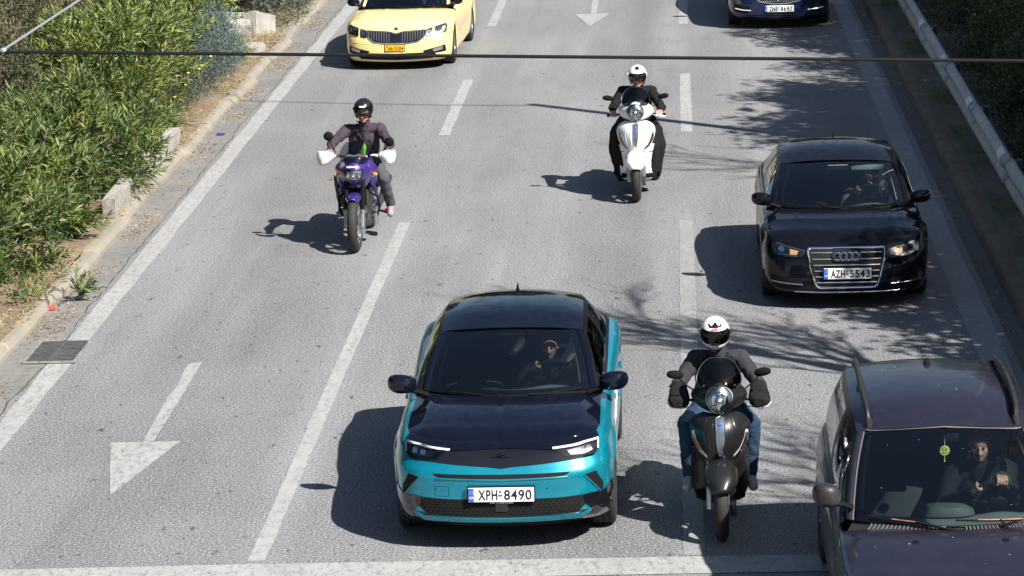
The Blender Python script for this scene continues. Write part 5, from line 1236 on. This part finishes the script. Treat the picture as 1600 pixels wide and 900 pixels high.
def shell(name, rows, mat, t, thick=.02, n=25, p=2.2):
    G = bow(rows, n, p); o = MB().grid(G).build(name, mat, t, True, None)
    bm = bmesh.new(); bm.from_mesh(o.data); bmesh.ops.recalc_face_normals(bm, faces=bm.faces)
    f = max(bm.faces, key=lambda f: f.calc_area())
    c = f.calc_center_median()
    if sum(f.normal.y*f.calc_area() for f in bm.faces) > 0: bmesh.ops.reverse_faces(bm, faces=bm.faces)
    bm.to_mesh(o.data); bm.free(); b = bvh_of(o)
    if thick: md = o.modifiers.new('s', 'SOLIDIFY'); md.thickness = thick; md.offset = -1
    return o, b
def mguard(t, r, w, a0, a1, mat, drop=.05, lift=.03, yz=(0, 0), tip=0):
    G = []
    for i in range(17):
        a = R(a0+(a1-a0)*i/16); k = min(1, .55+i/8)*(1 if i < 13 else .95); row = []
        for j in range(13):
            u = -1+j/6; rad = r+lift-drop*abs(u)**3; row.append(Vector((w/2*u*k, yz[0]-rad*math.cos(a), r+yz[1]+rad*math.sin(a))))
        G.append(row)
    o = MB().grid(G).build('front_mudguard', mat, t, True, None); md = o.modifiers.new('s', 'SOLIDIFY'); md.thickness = .006; return o
def mir(t, s, c, rx, rz, stem0, mat=PL, tilt=0, rnd=False):
    e = empty('mirror'); e.parent = t; c = Vector(c)
    sloft([(-.012, 0, 0, rx*.96, rz*.96, 2 if rnd else 2.4), (-.028, 0, 0, rx*.75, rz*.75, 2), (-.034, 0, 0, rx*.3, rz*.3, 2)][::-1]+[(0, 0, 0, rx, rz, 2 if rnd else 2.4), (.012, 0, 0, rx*.97, rz*.97, 2)], 24).xf(Matrix.Translation(c) @ Euler((0, R(tilt), R(-12*s))).to_matrix().to_4x4()).build('mirror_head', mat, e, True, 50)
    MB().lathe([(.0135, .001), (.0135, .9)], n=24, axis='Y').xf(Matrix.Translation(c) @ Matrix.Diagonal((rx, 1, rz, 1))).build('mirror_glass', CHR, e)
    a = Vector(stem0); b = c+Vector((-s*rx*.35, -.0, -rz*.6)); MB().tube([a, a.lerp(b, .55)+Vector((s*.012, -.01, .0)), b, c+Vector((-s*rx*.15, -.01, 0))], .0065, 8).build('mirror_stem', mat, e)
def scooter(label, X, D, rz, col, low, white):
    t = empty('motor_scooter', (X, D, 0), rz, label, 'scooter'); r = .305
    mwheel(t, 0, r, .115, ALD if not white else ALU); mwheel(t, 1.50, r-.01, .13, ALD)
    mguard(t, r, .265, 28, 118, col, .075, .045)
    FK = PL if not white else ALD
    for s in (-1, 1): MB().tube([(s*.092, .0, .25), (s*.095, .03, .40), (s*.09, .10, .62)], [.026, .025, .02], 10).build('fork_leg', ALU if s < 0 or white else FK, t)
    MB().bbox((.095, -.03, .27), (.05, .10, .12), .015).build('brake_caliper', ALD, t); MB().bbox((0, .11, .60), (.2, .08, .08), .02).build('fork_yoke', PL, t)
    rows = [(.585, .135, .07, .13), (.63, .165, .045, .16), (.70, .195, .02, .19), (.78, .228, .012, .22), (.86, .245, .025, .24), (.92, .235, .055, .25), (.97, .19, .10, .24), (1.0, .13, .15, .22)]
    ap, ab = shell('front_apron', rows, col, t, .03)
    lowr = [(.20, .175, .36, .45), (.30, .225, .33, .46), (.45, .238, .29, .45), (.58, .235, .22, .40), (.68, .225, .17, .34)]
    lw, lb = shell('lower_shield', lowr, low, t, .03, p=3)
    # darker channel round the wheel, belly
    sloft(smooth_secs([(.30, 0, .45, .10, .18), (.6, 0, .32, .18, .10), (1.0, 0, .40, .19, .16), (1.5, 0, .55, .15, .15), (1.75, 0, .66, .10, .07)], 3), 20).build('body_frame', PL, t)
    patch('centre_badge', rpoly([(-.034, .965), (0, .985), (.034, .965), (.026, .80), (.012, .69), (-.012, .69), (-.026, .80)], .01), ab, pm('badge blue grey', (.17, .19, .23), .3, .7, 1), t, .006, .01, .01, .015)
    strip('badge_trim', rpoly([(-.036, .967), (0, .988), (.036, .967), (.028, .80), (.013, .685), (-.013, .685), (-.028, .80)], .01), ab, .004, CHR, t, .006, True, st=.015)
    c = onbody(ab, [(0, .925)], .012)[0]; MB().sph(c, (.016, .004, .018), 12, 8).build('badge_emblem', pm('badge blue', (.02, .15, .55), .3, coat=1), t)
    for s in (-1, 1):
        m_ = (lambda P: P) if s > 0 else mxp
        strip('apron_crease', m_([(.055, .955), (.07, .84), (.05, .72)]), ab, .004, col, t, .0); strip('apron_crease', m_([(.10, .965), (.135, .85), (.10, .70)]), ab, .004, col, t, .0)
        e = empty('indicator'); e.parent = t; IP = m_(rpoly([(.205, .865), (.225, .845), (.215, .77), (.165, .69), (.105, .655), (.10, .672), (.15, .72), (.185, .79)], .01))
        patch('indicator_body', IP, ab, WLN if white is False else ALU, e, .004, .012, .01, .018); patch('indicator_bulb', m_([(.19, .78), (.205, .80), (.205, .76), (.165, .705), (.15, .71)]), ab, ORG, e, .007, .01, .005, .012); patch('indicator_lens', IP, ab, G_HL, e, .012, .012, .01, .018)
        if white: strip('shield_seam', m_([(.16, .60), (.20, .585), (.235, .58)]), lb, .004, PL, t, .004)
    crow = [(1.0, .10, .16, .24), (1.03, .165, .12, .28), (1.08, .215, .10, .31), (1.13, .225, .10, .32), (1.18, .19, .12, .32), (1.225, .12, .15, .29), (1.25, .07, .19, .26)]
    cw, cb_ = shell('headlight_cowl', crow, col, t, .04, p=1.8)
    HP = rpoly([(-.062, 1.20), (0, 1.215), (.062, 1.20), (.098, 1.15), (.095, 1.09), (.05, 1.025), (0, 1.012), (-.05, 1.025), (-.095, 1.09), (-.098, 1.15)], .02)
    e = empty('headlight'); e.parent = t; patch('lamp_housing', HP, cb_, ALU, e, .004, .015); strip('lamp_rim', HP, cb_, .007, CHR if white else ALU, e, .010, True)
    for a, b_, w_, h_ in ((-.04, 1.12, .028, .05), (.04, 1.12, .028, .05), (0, 1.165, .03, .022), (0, 1.07, .03, .035)):
        q = onbody(cb_, [(a, b_)], .008)[0]; MB().sph(q, (w_, .012, h_), 16, 8).build('reflector', CHR, e)
    MB().sph(onbody(cb_, [(0, 1.12)], .012)[0], (.02, .016, .02), 12, 8).build('bulb', WLN, e); patch('lamp_glass', HP, cb_, G_HL, e, .026, .015)
    wrow = [(1.19, .135, .15, .22), (1.22, .175, .165, .27), (1.27, .178, .20, .31), (1.32, .158, .25, .34), (1.365, .125, .30, .365), (1.395, .08, .345, .38), (1.405, .03, .365, .375)]
    o, wb_ = shell('windscreen', wrow, G_SMK, t, 0, p=2)
    Gw = bow(wrow, 25, 2); MB().tube([r_[0] for r_ in Gw]+Gw[-1][1:-1]+[r_[-1] for r_ in Gw[::-1]], .0028, 6).build('screen_edge_glint', ALD, t)  # metal strip added to draw the bright highlights along the screen's rim
    for s in (-1, 1):
        MB().sph(onbody(wb_, [(s*.12, 1.215)], .004)[0], .008, 8, 6).build('screen_bolt', CHR, t)
    mir(t, -1, (-.352, .36, 1.272), .07, .034, (-.19, .33, 1.14), tilt=8); mir(t, 1, (.352, .36, 1.285), .07, .034, (.19, .33, 1.14), tilt=-12)
    MB().tube(cr([(-.36, .46, 1.035), (-.2, .40, 1.05), (0, .34, 1.08), (.2, .40, 1.05), (.36, .46, 1.035)], 5), .012, 10).build('handlebar', PL, t)
    for s in (-1, 1):
        MB().tube([(s*.25, .425, 1.043), (s*.37, .463, 1.034)], .018, 12).build('grip', PL, t)
        if white: MB().tube([(s*.20, .36, 1.05), (s*.27, .355, 1.04), (s*.37, .40, 1.02)], .006, 6).build('brake_lever', ALU, t)
    sloft(smooth_secs([(.78, 0, .72, .10, .06), (.95, 0, .76, .15, .07), (1.2, 0, .77, .17, .07), (1.4, 0, .82, .15, .07), (1.62, 0, .83, .08, .04)], 3), 20).build('seat', pm('vinyl seat', (.02, .02, .021), .55, bump=.2), t)
    sloft(smooth_secs([(.9, 0, .62, .12, .12), (1.2, 0, .62, .17, .14), (1.5, 0, .68, .15, .12), (1.8, 0, .74, .06, .06)], 3), 20).build('tail_body', col, t)
    MB().tube([(.12, 1.0, .24), (.16, 1.3, .28), (.17, 1.75, .36)], [.03, .05, .055], 12).build('exhaust', ALD, t)
    MB().bbox((0, .55, .27), (.40, .5, .05), .02).build('footboard', PL, t)
    return t
RJ = dict(pelvis=(0, 1.02, .86), chest=(0, .94, 1.16), neck=(0, .87, 1.335), shl=(-.185, .92, 1.265), shr=(.185, .92, 1.265), ell=(-.33, .70, 1.10), elr=(.33, .70, 1.10), wrl=(-.315, .50, 1.055), wrr=(.315, .50, 1.055),
          grl=(-.31, .443, 1.04), grr=(.31, .443, 1.04), hipl=(-.10, 1.0, .84), hipr=(.10, 1.0, .84), knl=(-.245, .60, .80), knr=(.245, .60, .80), anl=(-.25, .66, .33), anr=(.25, .66, .33), tol=(-.27, .52, .295), tor=(.27, .52, .295))
W_SH = pm('gloss white shell', (.78, .78, .77), .25, coat=1); B_SH = pm('gloss black shell', (.010, .010, .011), .2, coat=1)

# black scooter, between the teal SUV and the purple estate
P_SCB = pm('satin black panels', (.010, .010, .0105), .36, coat=.4, crough=.15, spec=.3)
sc = scooter('black scooter with hand muffs and a smoked windscreen beside the teal SUV', .27, 23.28, 0, P_SCB, P_SCB, False)
MUF = fabric('muff fabric', (.008, .008, .009))
for s in (-1, 1):
    e = empty('hand_muff'); e.parent = sc
    mb = sloft(smooth_secs([(.36, s*.325, 1.03, .05, .035), (.40, s*.325, 1.035, .085, .052), (.47, s*.325, 1.05, .088, .062), (.56, s*.322, 1.085, .072, .058), (.62, s*.32, 1.11, .062, .052)], 3), 20); remesh('muff_body', mb, .009, MUF, e, 3, .014, .06)
    MB().tube([(s*.225, .405, .995), (s*.30, .375, .985), (s*.385, .385, .992), (s*.425, .43, 1.02)], .0045, 6).build('piping', pm('pale piping', (.45, .45, .43), .6), e)
JE = fabric('blue jeans', (.02, .042, .08), .35); BT = fabric('charcoal sleeve jacket', (.026, .027, .031), .2)
HMx = HM(-.02, .80, 1.478, 14); SHO = pm('pale shoe', (.30, .30, .31), .7, var=.3)
J = dict(RJ); J.update(knl=(-.265, .60, .80), knr=(.265, .60, .79))
p = person('rider in a white full face helmet, dark jacket and blue jeans, on the black scooter', (.27, 23.28, 0), 0, J, BT, JE, SHO, HMx, puff=.93)
h, hb2, pt = helmet(p, HM(-.02, .80, 1.480, 10), 'full', W_SH, G_SMK)
glasses(p, HMx)
mb = MB(); chain(mb, [Vector((0, 1.0, .9)), Vector((0, .935, 1.16)), Vector((0, .88, 1.29))], [.17, .165, .085]); cap(mb, (-.10, .92, 1.24), .088, (.10, .92, 1.24), .088); remesh('vest', mb, .010, fabric('black vest', (.004, .004, .0045)), p, 3, .012, .06)
def onhelm(name, P, b, mat, e, dx=0): return patch(name, [(x+dx, z) for x, z in P], b, mat, e, .003, .008, .006, .012)
onhelm('vent', [(-.055, 1.60), (-.043, 1.575), (.043, 1.575), (.055, 1.60), (.045, 1.603), (.03, 1.588), (.014, 1.60), (.008, 1.612), (-.008, 1.612), (-.014, 1.60), (-.03, 1.588), (-.045, 1.603)], hb2, PLG, h, -.02)
text('helmet_lettering', 'LS2', .024, pm('lettering red', (.55, .03, .03), .4), h, onbody(hb2, [(-.02, 1.563)], .006)[0], 1.5, rot=(R(75), 0, 0), bold=.001)
MB().bbox(onbody(hb2, [(-.02, 1.375)], .0)[0], (.07, .02, .02), .008, (R(-15), 0, 0)).build('chin_vent', PL, h)

# white scooter, middle of the road
P_SCW = pm('gloss white panels', (.74, .74, .73), .25, coat=1)
sc = scooter('white scooter with a smoked windscreen riding in the middle of the road', -.57, 37.65, R(-1), P_SCW, P_SCW, True)
J = dict(RJ); J.update(wrl=(-.30, .505, 1.07), wrr=(.30, .505, 1.07), grl=(-.295, .44, 1.042), grr=(.295, .44, 1.042), neck=(.02, .87, 1.32), ell=(-.30, .70, 1.10), elr=(.31, .70, 1.10)); BJ = fabric('black nylon jacket', (.006, .0062, .0075), .3)
HMx = HM(.015, .80, 1.455, 6)
p = person('rider in a white open helmet and black jacket on the white scooter', (-.57, 37.65, 0), R(-1), J, BJ, BJ, PL, HMx, puff=.94)
h, hb2, pt = helmet(p, HM(.015, .80, 1.463, 6), 'jet', W_SH, pm('black sun visor', (.006, .006, .007), .06, coat=1))
onhelm('vent', [(-.03, 1.575), (.03, 1.575), (.018, 1.61), (-.018, 1.61)], hb2, PLG, h, .015); MB().sph(onbody(hb2, [(.015, 1.55)], .004)[0], (.006, .003, .006), 8, 6).build('red_dot', pm('red dot', (.6, .03, .02), .4), h)
mb = sloft(smooth_secs([(.17, 0, .66, .26, .18), (.22, 0, .64, .285, .22), (.42, 0, .60, .315, .25), (.62, 0, .58, .355, .27), (.78, 0, .60, .33, .28), (.92, 0, .64, .26, .26), (1.0, 0, .72, .20, .2)], 4), 36, True, 'Z', 2.6)
rs = random.Random(4); V = []
for v in mb.V:
    a = math.atan2(v[1]-.6, v[0]); w = 1+.045*math.sin(a*9+v[2]*6)+.03*math.sin(a*17-v[2]*9); V.append((v[0]*w, .62+(v[1]-.62)*w, v[2]+.012*math.sin(a*7)))
mb.V = V; q = remesh('leg_cover', mb, .012, fabric('black leg cover', (.007, .007, .008), .3), sc, 2, .02, .08)

# purple touring motorcycle, left
P_PUR = pm('metallic purple', (.045, .022, .17), .3, .35, 1, crough=.05); HW_ = pm('scuffed white plastic', (.62, .61, .58), .45, var=.12)
X, D = -3.86, 34.85
t = empty('touring_motorcycle', (X, D, 0), R(-1.5), 'purple touring motorcycle with white hand guards in the left lane', 'motorcycle'); r = .335
mwheel(t, 0, r, .12, ALU, wire=True); mwheel(t, 1.50, .32, .13, ALU, wire=True)
mguard(t, r, .185, 60, 130, P_PUR, .055, .04)
for s in (-1, 1):
    MB().tube([(s*.095, -.02, .30), (s*.097, .03, .50)], [.032, .03], 12).build('fork_slider', ALU, t); MB().tube([(s*.097, .03, .50), (s*.10, .16, .92)], [.027, .026], 12).build('fork_gaiter', PL, t)
MB().bbox((.085, .03, .28), (.06, .09, .14), .015).build('brake_caliper', ALU, t)
rows = [(.74, .12, .12, .24), (.80, .165, .06, .28), (.86, .21, .025, .30), (.92, .248, .015, .31), (.98, .242, .03, .32), (1.04, .18, .07, .30), (1.09, .11, .13, .26), (1.11, .06, .16, .22)]
fr, fb = shell('front_fairing', rows, P_PUR, t, .03, p=1.9)
for s in (-1, 1):
    G = [[Vector((s*(x+.012*math.sin(2.2*i)), y, z)) for i, (x, y, z) in enumerate(row)] for row in [[(.19, .26, .98), (.22, .36, .96), (.22, .5, .94), (.18, .8, .93)], [(.19, .28, .86), (.225, .40, .82), (.23, .54, .78), (.19, .8, .82)], [(.15, .34, .78), (.215, .46, .68), (.225, .58, .64), (.19, .75, .72)], [(.14, .40, .72), (.19, .52, .58), (.20, .6, .56), (.18, .7, .60)]]]
    o = MB().grid([cr(g_, 5) for g_ in zip(*[cr(q_, 5) for q_ in G])]).build('side_fairing', P_PUR, t, True, None); md = o.modifiers.new('s', 'SOLIDIFY'); md.thickness = .012
    MB().bbox((s*.238, .46, .735), (.02, .10, .09), .01).build('air_duct', PL, t)
    MB().tube([(s*.12, .40, .66), (s*.23, .42, .58), (s*.245, .46, .44), (s*.21, .5, .34), (s*.10, .45, .30)], .012, 8).build('crash_bar', PL, t)
    e = empty('indicator'); e.parent = t; MB().sph((s*.232, .24, .885), (.03, .018, .022), 12, 8).build('indicator_lens', ORG, e)
    MB().tube([(s*.16, .9, .33), (s*.27, .88, .30), (s*.34, .88, .30)], .014, 8).build('foot_peg', PL, t)
HP = rpoly([(-.093, .972), (.093, .972), (.105, .955), (.09, .862), (.075, .848), (-.075, .848), (-.09, .862), (-.105, .955)], .012)
e = empty('headlight'); e.parent = t; patch('lamp_housing', HP, fb, ALU, e, .003, .012); MB().sph(onbody(fb, [(0, .912)], .008)[0], (.03, .014, .03), 14, 8).build('bulb', WLN, e)
for s in (-1, 1): MB().sph(onbody(fb, [(s*.055, .912)], .006)[0], (.028, .012, .045), 14, 8).build('reflector', CHR, e)
patch('lamp_glass', HP, fb, G_HL, e, .024, .012); strip('lamp_rim', HP, fb, .005, PL, e, .008, True)
q = onbody(fb, [(0, 1.005)], .008)[0]; text('fairing_lettering', 'HONDA', .032, pm('pale lettering', (.7, .68, .75), .4), t, q, 1.25, rot=(R(66), 0, 0), bold=.001)
o = onbody(fb, [(.19, .93), (.215, .88), (.20, .85)], .004); MB().tube(o, [.004, .016, .004], 5, True, .3).build('white_stripe', WHT, t)
o, wb_ = shell('windscreen', [(1.02, .11, .065, .15), (1.06, .165, .09, .20), (1.12, .185, .13, .24), (1.18, .168, .19, .28), (1.23, .135, .245, .31), (1.26, .10, .275, .32), (1.27, .04, .29, .32)], glassm('grey screen', (.36, .36, .38), 1, .02, 1.5), t, 0, p=2)
mir(t, -1, (-.325, .38, 1.325), .058, .056, (-.25, .42, 1.12), rnd=True); mir(t, 1, (.40, .38, 1.245), .058, .056, (.30, .42, 1.12), rnd=True)
MB().tube(cr([(-.42, .47, 1.085), (-.25, .42, 1.09), (-.1, .38, 1.06), (.1, .38, 1.06), (.25, .42, 1.09), (.42, .47, 1.085)], 4), .012, 10).build('handlebar', PL, t)
for s in (-1, 1):
    MB().tube([(s*.27, .43, 1.09), (s*.42, .47, 1.086)], .018, 10).build('grip', PL, t)
    e = empty('hand_guard'); e.parent = t
    mb = MB(); G = [[Vector((s*x, y, z)) for x, y, z in row] for row in (((.27, .36, 1.12), (.34, .325, 1.15), (.40, .32, 1.155), (.45, .35, 1.15), (.462, .42, 1.14)), ((.262, .345, 1.085), (.335, .30, 1.085), (.405, .295, 1.08), (.458, .34, 1.075), (.472, .42, 1.07)), ((.285, .36, 1.05), (.345, .315, 1.01), (.40, .305, .99), (.44, .35, .99), (.452, .41, 1.0)))]
    o = mb.grid([cr(g_, 4) for g_ in zip(*[cr(q_, 4) for q_ in G])]).build('guard_shell', HW_, e, True, None); md = o.modifiers.new('s', 'SOLIDIFY'); md.thickness = .008
    MB().tube([(s*.26, .36, 1.085), (s*.20, .39, 1.085), (s*.17, .40, 1.08)], [.02, .016, .012], 8).build('guard_arm', HW_, e)
mb = MB(); mb.bbox((0, .46, .52), (.26, .34, .30), .04).bbox((.0, .5, .32), (.30, .40, .16), .04).tube([(-.06, .34, .5), (-.07, .28, .4), (-.05, .4, .24), (0, .8, .22)], .02, 8).tube([(.07, .33, .55), (.10, .27, .42), (.10, .4, .25), (.1, .8, .24)], .022, 8); mb.build('engine', pm('engine grey', (.06, .06, .062), .5, .5, var=.4), t)
MB().bbox((.185, .55, .30), (.06, .16, .16), .02).bbox((.2, .50, .42), (.04, .1, .06), .015).build('engine_cover', ALU, t)
MB().bbox((0, .25, .62), (.24, .03, .22), .01).build('radiator', PL, t)
sloft(smooth_secs([(.42, 0, .93, .10, .05), (.55, 0, .95, .17, .10), (.75, 0, .93, .15, .11), (.9, 0, .86, .10, .08)], 3), 20).build('fuel_tank', P_PUR, t)
sloft(smooth_secs([(.85, 0, .83, .10, .05), (1.1, 0, .83, .15, .06), (1.6, 0, .88, .13, .05), (1.8, 0, .9, .06, .03)], 3), 20).build('seat', pm('vinyl seat', (.02, .02, .021), .55), t)
sloft([(.8, 0, .62, .10, .12), (1.2, 0, .68, .14, .10), (1.8, 0, .80, .08, .06)], 16).build('tail_body', P_PUR, t)
MB().tube([(.15, .9, .34), (.18, 1.3, .42), (.19, 1.8, .56)], [.03, .05, .055], 12).build('exhaust', ALD, t); MB().tube([(.09, .85, .34), (.09, 1.5, .33)], .025, 8).tube([(-.09, .85, .34), (-.09, 1.5, .33)], .025, 8).build('swingarm', ALU, t)
mb = MB()
for k in range(7): mb.sph((-.12+.04*k, .33, 1.085+.008*math.sin(k*2)), (.034, .04, .022), 10, 8)
q = remesh('fleece_roll', mb, .008, fabric('white fleece', (.60, .58, .54), .1), None, 2, .01, .03); q.matrix_world = Matrix.Translation((X, D, 0)); tag(q, 'rolled white fleece tucked behind the purple motorcycle windscreen', 'fleece roll')
mb = MB(); cap(mb, (.09, .36, 1.12), .035, (.11, .37, 1.185), .028); cap(mb, (.11, .37, 1.20), .018, (.112, .37, 1.215), .018); q = remesh('green_bottle', mb, .006, pm('lime green', (.22, .62, .04), .4), None, 2); q.matrix_world = Matrix.Translation((X, D, 0)); tag(q, 'lime green bottle standing behind the purple motorcycle windscreen', 'bottle')
J = dict(pelvis=(0, 1.08, .96), chest=(.02, 1.0, 1.20), neck=(.04, .945, 1.385), shl=(-.185, .97, 1.295), shr=(.215, .97, 1.31), ell=(-.33, .72, 1.18), elr=(.36, .72, 1.17), wrl=(-.335, .52, 1.125), wrr=(.345, .52, 1.12), grl=(-.335, .45, 1.09), grr=(.345, .45, 1.09),
         hipl=(-.11, 1.05, .92), hipr=(.11, 1.05, .92), knl=(-.255, .68, .76), knr=(.275, .68, .77), anl=(-.26, .92, .36), anr=(.32, .92, .37), tol=(-.285, .78, .31), tor=(.33, .78, .31))
HMx = HM(.04, .90, 1.515, 8, -4)
PJ = fabric('plum grey jacket', (.045, .033, .046), .3); GT = fabric('grey trousers', (.065, .069, .078), .25)
p = person('rider in a black open helmet and plum grey jacket on the purple motorcycle', (X, D, 0), R(-1.5), J, PJ, GT, pm('grey shoe', (.22, .20, .21), .7, var=.3), HMx, puff=.93)
h, hb2, pt = helmet(p, HM(.04, .90, 1.535, 8, -4), 'open', B_SH, G_CLR, .97); glasses(p, HMx)
onhelm('helmet_badge', rpoly([(-.035, 1.615), (.035, 1.615), (.035, 1.595), (-.035, 1.595)], .01), hb2, WHT, h, .04)
MB().tube([(.0, .85, 1.37), (.015, .83, 1.30), (.03, .845, 1.15), (.03, .88, 1.0)], [.008, .008, .007, .006], 6).build('zip', PL, p); MB().tube([(-.03, .85, 1.36), (.10, .84, 1.10), (.16, .90, .98)], .014, 6, True, .35).build('shoulder_strap', PL, p)
MB().tube([(-.045, .84, 1.43), (.02, .80, 1.375), (.10, .85, 1.44)], .006, 6).build('chin_strap', PL, h)
MB().tube([(.275, .88, .325), (.33, .80, .335)], .03, 8).build('red_lace', pm('red lace', (.5, .03, .04), .6), p)

# ------------------------------------------------------------------ drivers behind the glass
def driver(key, label, hx, hy, hz, top, hands=('l', 'r'), lean=0, hair=True, grip=None, pitch=10, belt=True, dxh=.0):
    t, s, zd = CARS[key]; loc = t.location; rz = t.rotation_euler.z; dx = s.get('dx', .36); q = s.get('seaty', 1.15); y0 = s['wsb'][1]-.02
    wc = Vector((dx, y0+.56, zd+.015)); zs = zd-.42; A = R(-62); ex = Vector((1, 0, 0)); ey = Vector((0, math.cos(A), math.sin(A)))
    def rimp(a): return wc+ex*.185*math.sin(R(a))-ey*.185*math.cos(R(a))
    gl = rimp(-55); gr_ = rimp(grip if grip is not None else 55)
    J = dict(pelvis=(dx, q+.10, zs+.12), chest=(hx*.6+dx*.4, hy+.12, hz-.33), neck=(hx, hy+.05, hz-.14), shl=(hx-.18, hy+.08, hz-.235), shr=(hx+.18, hy+.08, hz-.235), ell=(hx-.27, hy-.12, hz-.42), elr=(hx+.26, hy-.14, hz-.42),
        wrl=gl+Vector((0, .07, -.02)), wrr=gr_+Vector((.01, .075, .012)), grl=gl, grr=gr_, hipl=(dx-.09, q+.10, zs+.10), hipr=(dx+.09, q+.10, zs+.10), knl=(dx-.14, q-.38, zs+.14), knr=(dx+.14, q-.38, zs+.14), anl=(dx-.12, q-.62, zs-.12), anr=(dx+.12, q-.62, zs-.12), tol=(dx-.12, q-.72, zs-.14), tor=(dx+.12, q-.72, zs-.14))
    tan = lambda a: (ex*math.cos(R(a))+ey*-math.sin(R(a))*-1)
    ga = {'l': (ex*math.cos(R(55))-ey*math.sin(R(55)), (0, 0, 1)), 'r': (ex*math.cos(R(55))+ey*math.sin(R(55)), (0, 0, 1))}
    if grip is not None: ga['r'] = (ex*math.cos(R(grip))+ey*math.sin(R(grip)), (0, 0, 1))
    M_ = HM(hx, hy, hz, pitch, 0, lean); p = person(label, loc, rz, J, top, fabric('dark trousers', (.02, .022, .03)), PL, M_, vox=.007, gripax=ga, shoes=False, dispt=.012)
    if hair:
        mb = MB(); mb.sph((0, .034, .060), (.082, .092, .074), 20, 14); mb.sph((0, .06, .01), (.081, .062, .075), 18, 12); o = mb.xf(M_).build('hair', HAIR, p)
    if belt: 
        bl = [Vector((hx+.20, hy+.16, hz-.12)), Vector((hx+.10, hy-.05, hz-.22)), Vector((hx-.02, hy-.06, hz-.38)), Vector((dx-.16, q, zs+.22))]
        o = MB().tube(cr(bl, 5), .023, 8, True, .12).build('seat_belt', BELT, t)
    p['_j'] = 0; del p['_j']; DJ[key] = J; return p
DJ = {}
driver('teal', 'man in a black jersey driving the teal SUV, seat belt across his chest', .31, 1.36, 1.17, fabric('black jersey', (.012, .012, .014)))
e = MB().bbox((.36, 1.19, .985), (.05, .01, .05), .004).build('jersey_patch', pm('red patch', (.55, .03, .05), .5), [o for o in bpy.data.objects if o.name.startswith('person') and 'teal SUV' in o.get('label', '')][0])
driver('black', 'driver in a pale shirt inside the black hatchback', .33, 1.42, 1.06, fabric('pale patterned shirt', (.20, .19, .16), .5))
OLV = fabric('olive jacket', (.05, .052, .032), .3)
p = driver('estate', 'man in a dark jacket with olive sleeves driving the purple estate', .27, 1.42, 1.235, fabric('dark jacket', (.008, .009, .010)), grip=8, pitch=12)
j = DJ['estate']; mb = MB(); a_, b_, c_ = Vector(j['shr']), Vector(j['elr']), Vector(j['wrr']).lerp(Vector(j['elr']), .05); chain(mb, [a_, a_.lerp(b_, .5), b_, b_.lerp(c_, .5), c_], [.088, .078, .068, .06, .05]); remesh('olive_sleeve', mb, .009, OLV, p, 3, .02, .05)
MB().tube([c_.lerp(b_, .04), c_.lerp(b_, -.10)], [.047, .044], 14).build('cuff', OLV, p)
driver('taxi', 'driver of the yellow taxi behind the top of its windscreen', .36, 1.45, 1.10, fabric('blue shirt', (.08, .11, .18)))
driver('navy', 'driver of the navy SUV above the top edge of the picture', .36, 1.45, 1.28, fabric('grey shirt', (.12, .12, .12)))
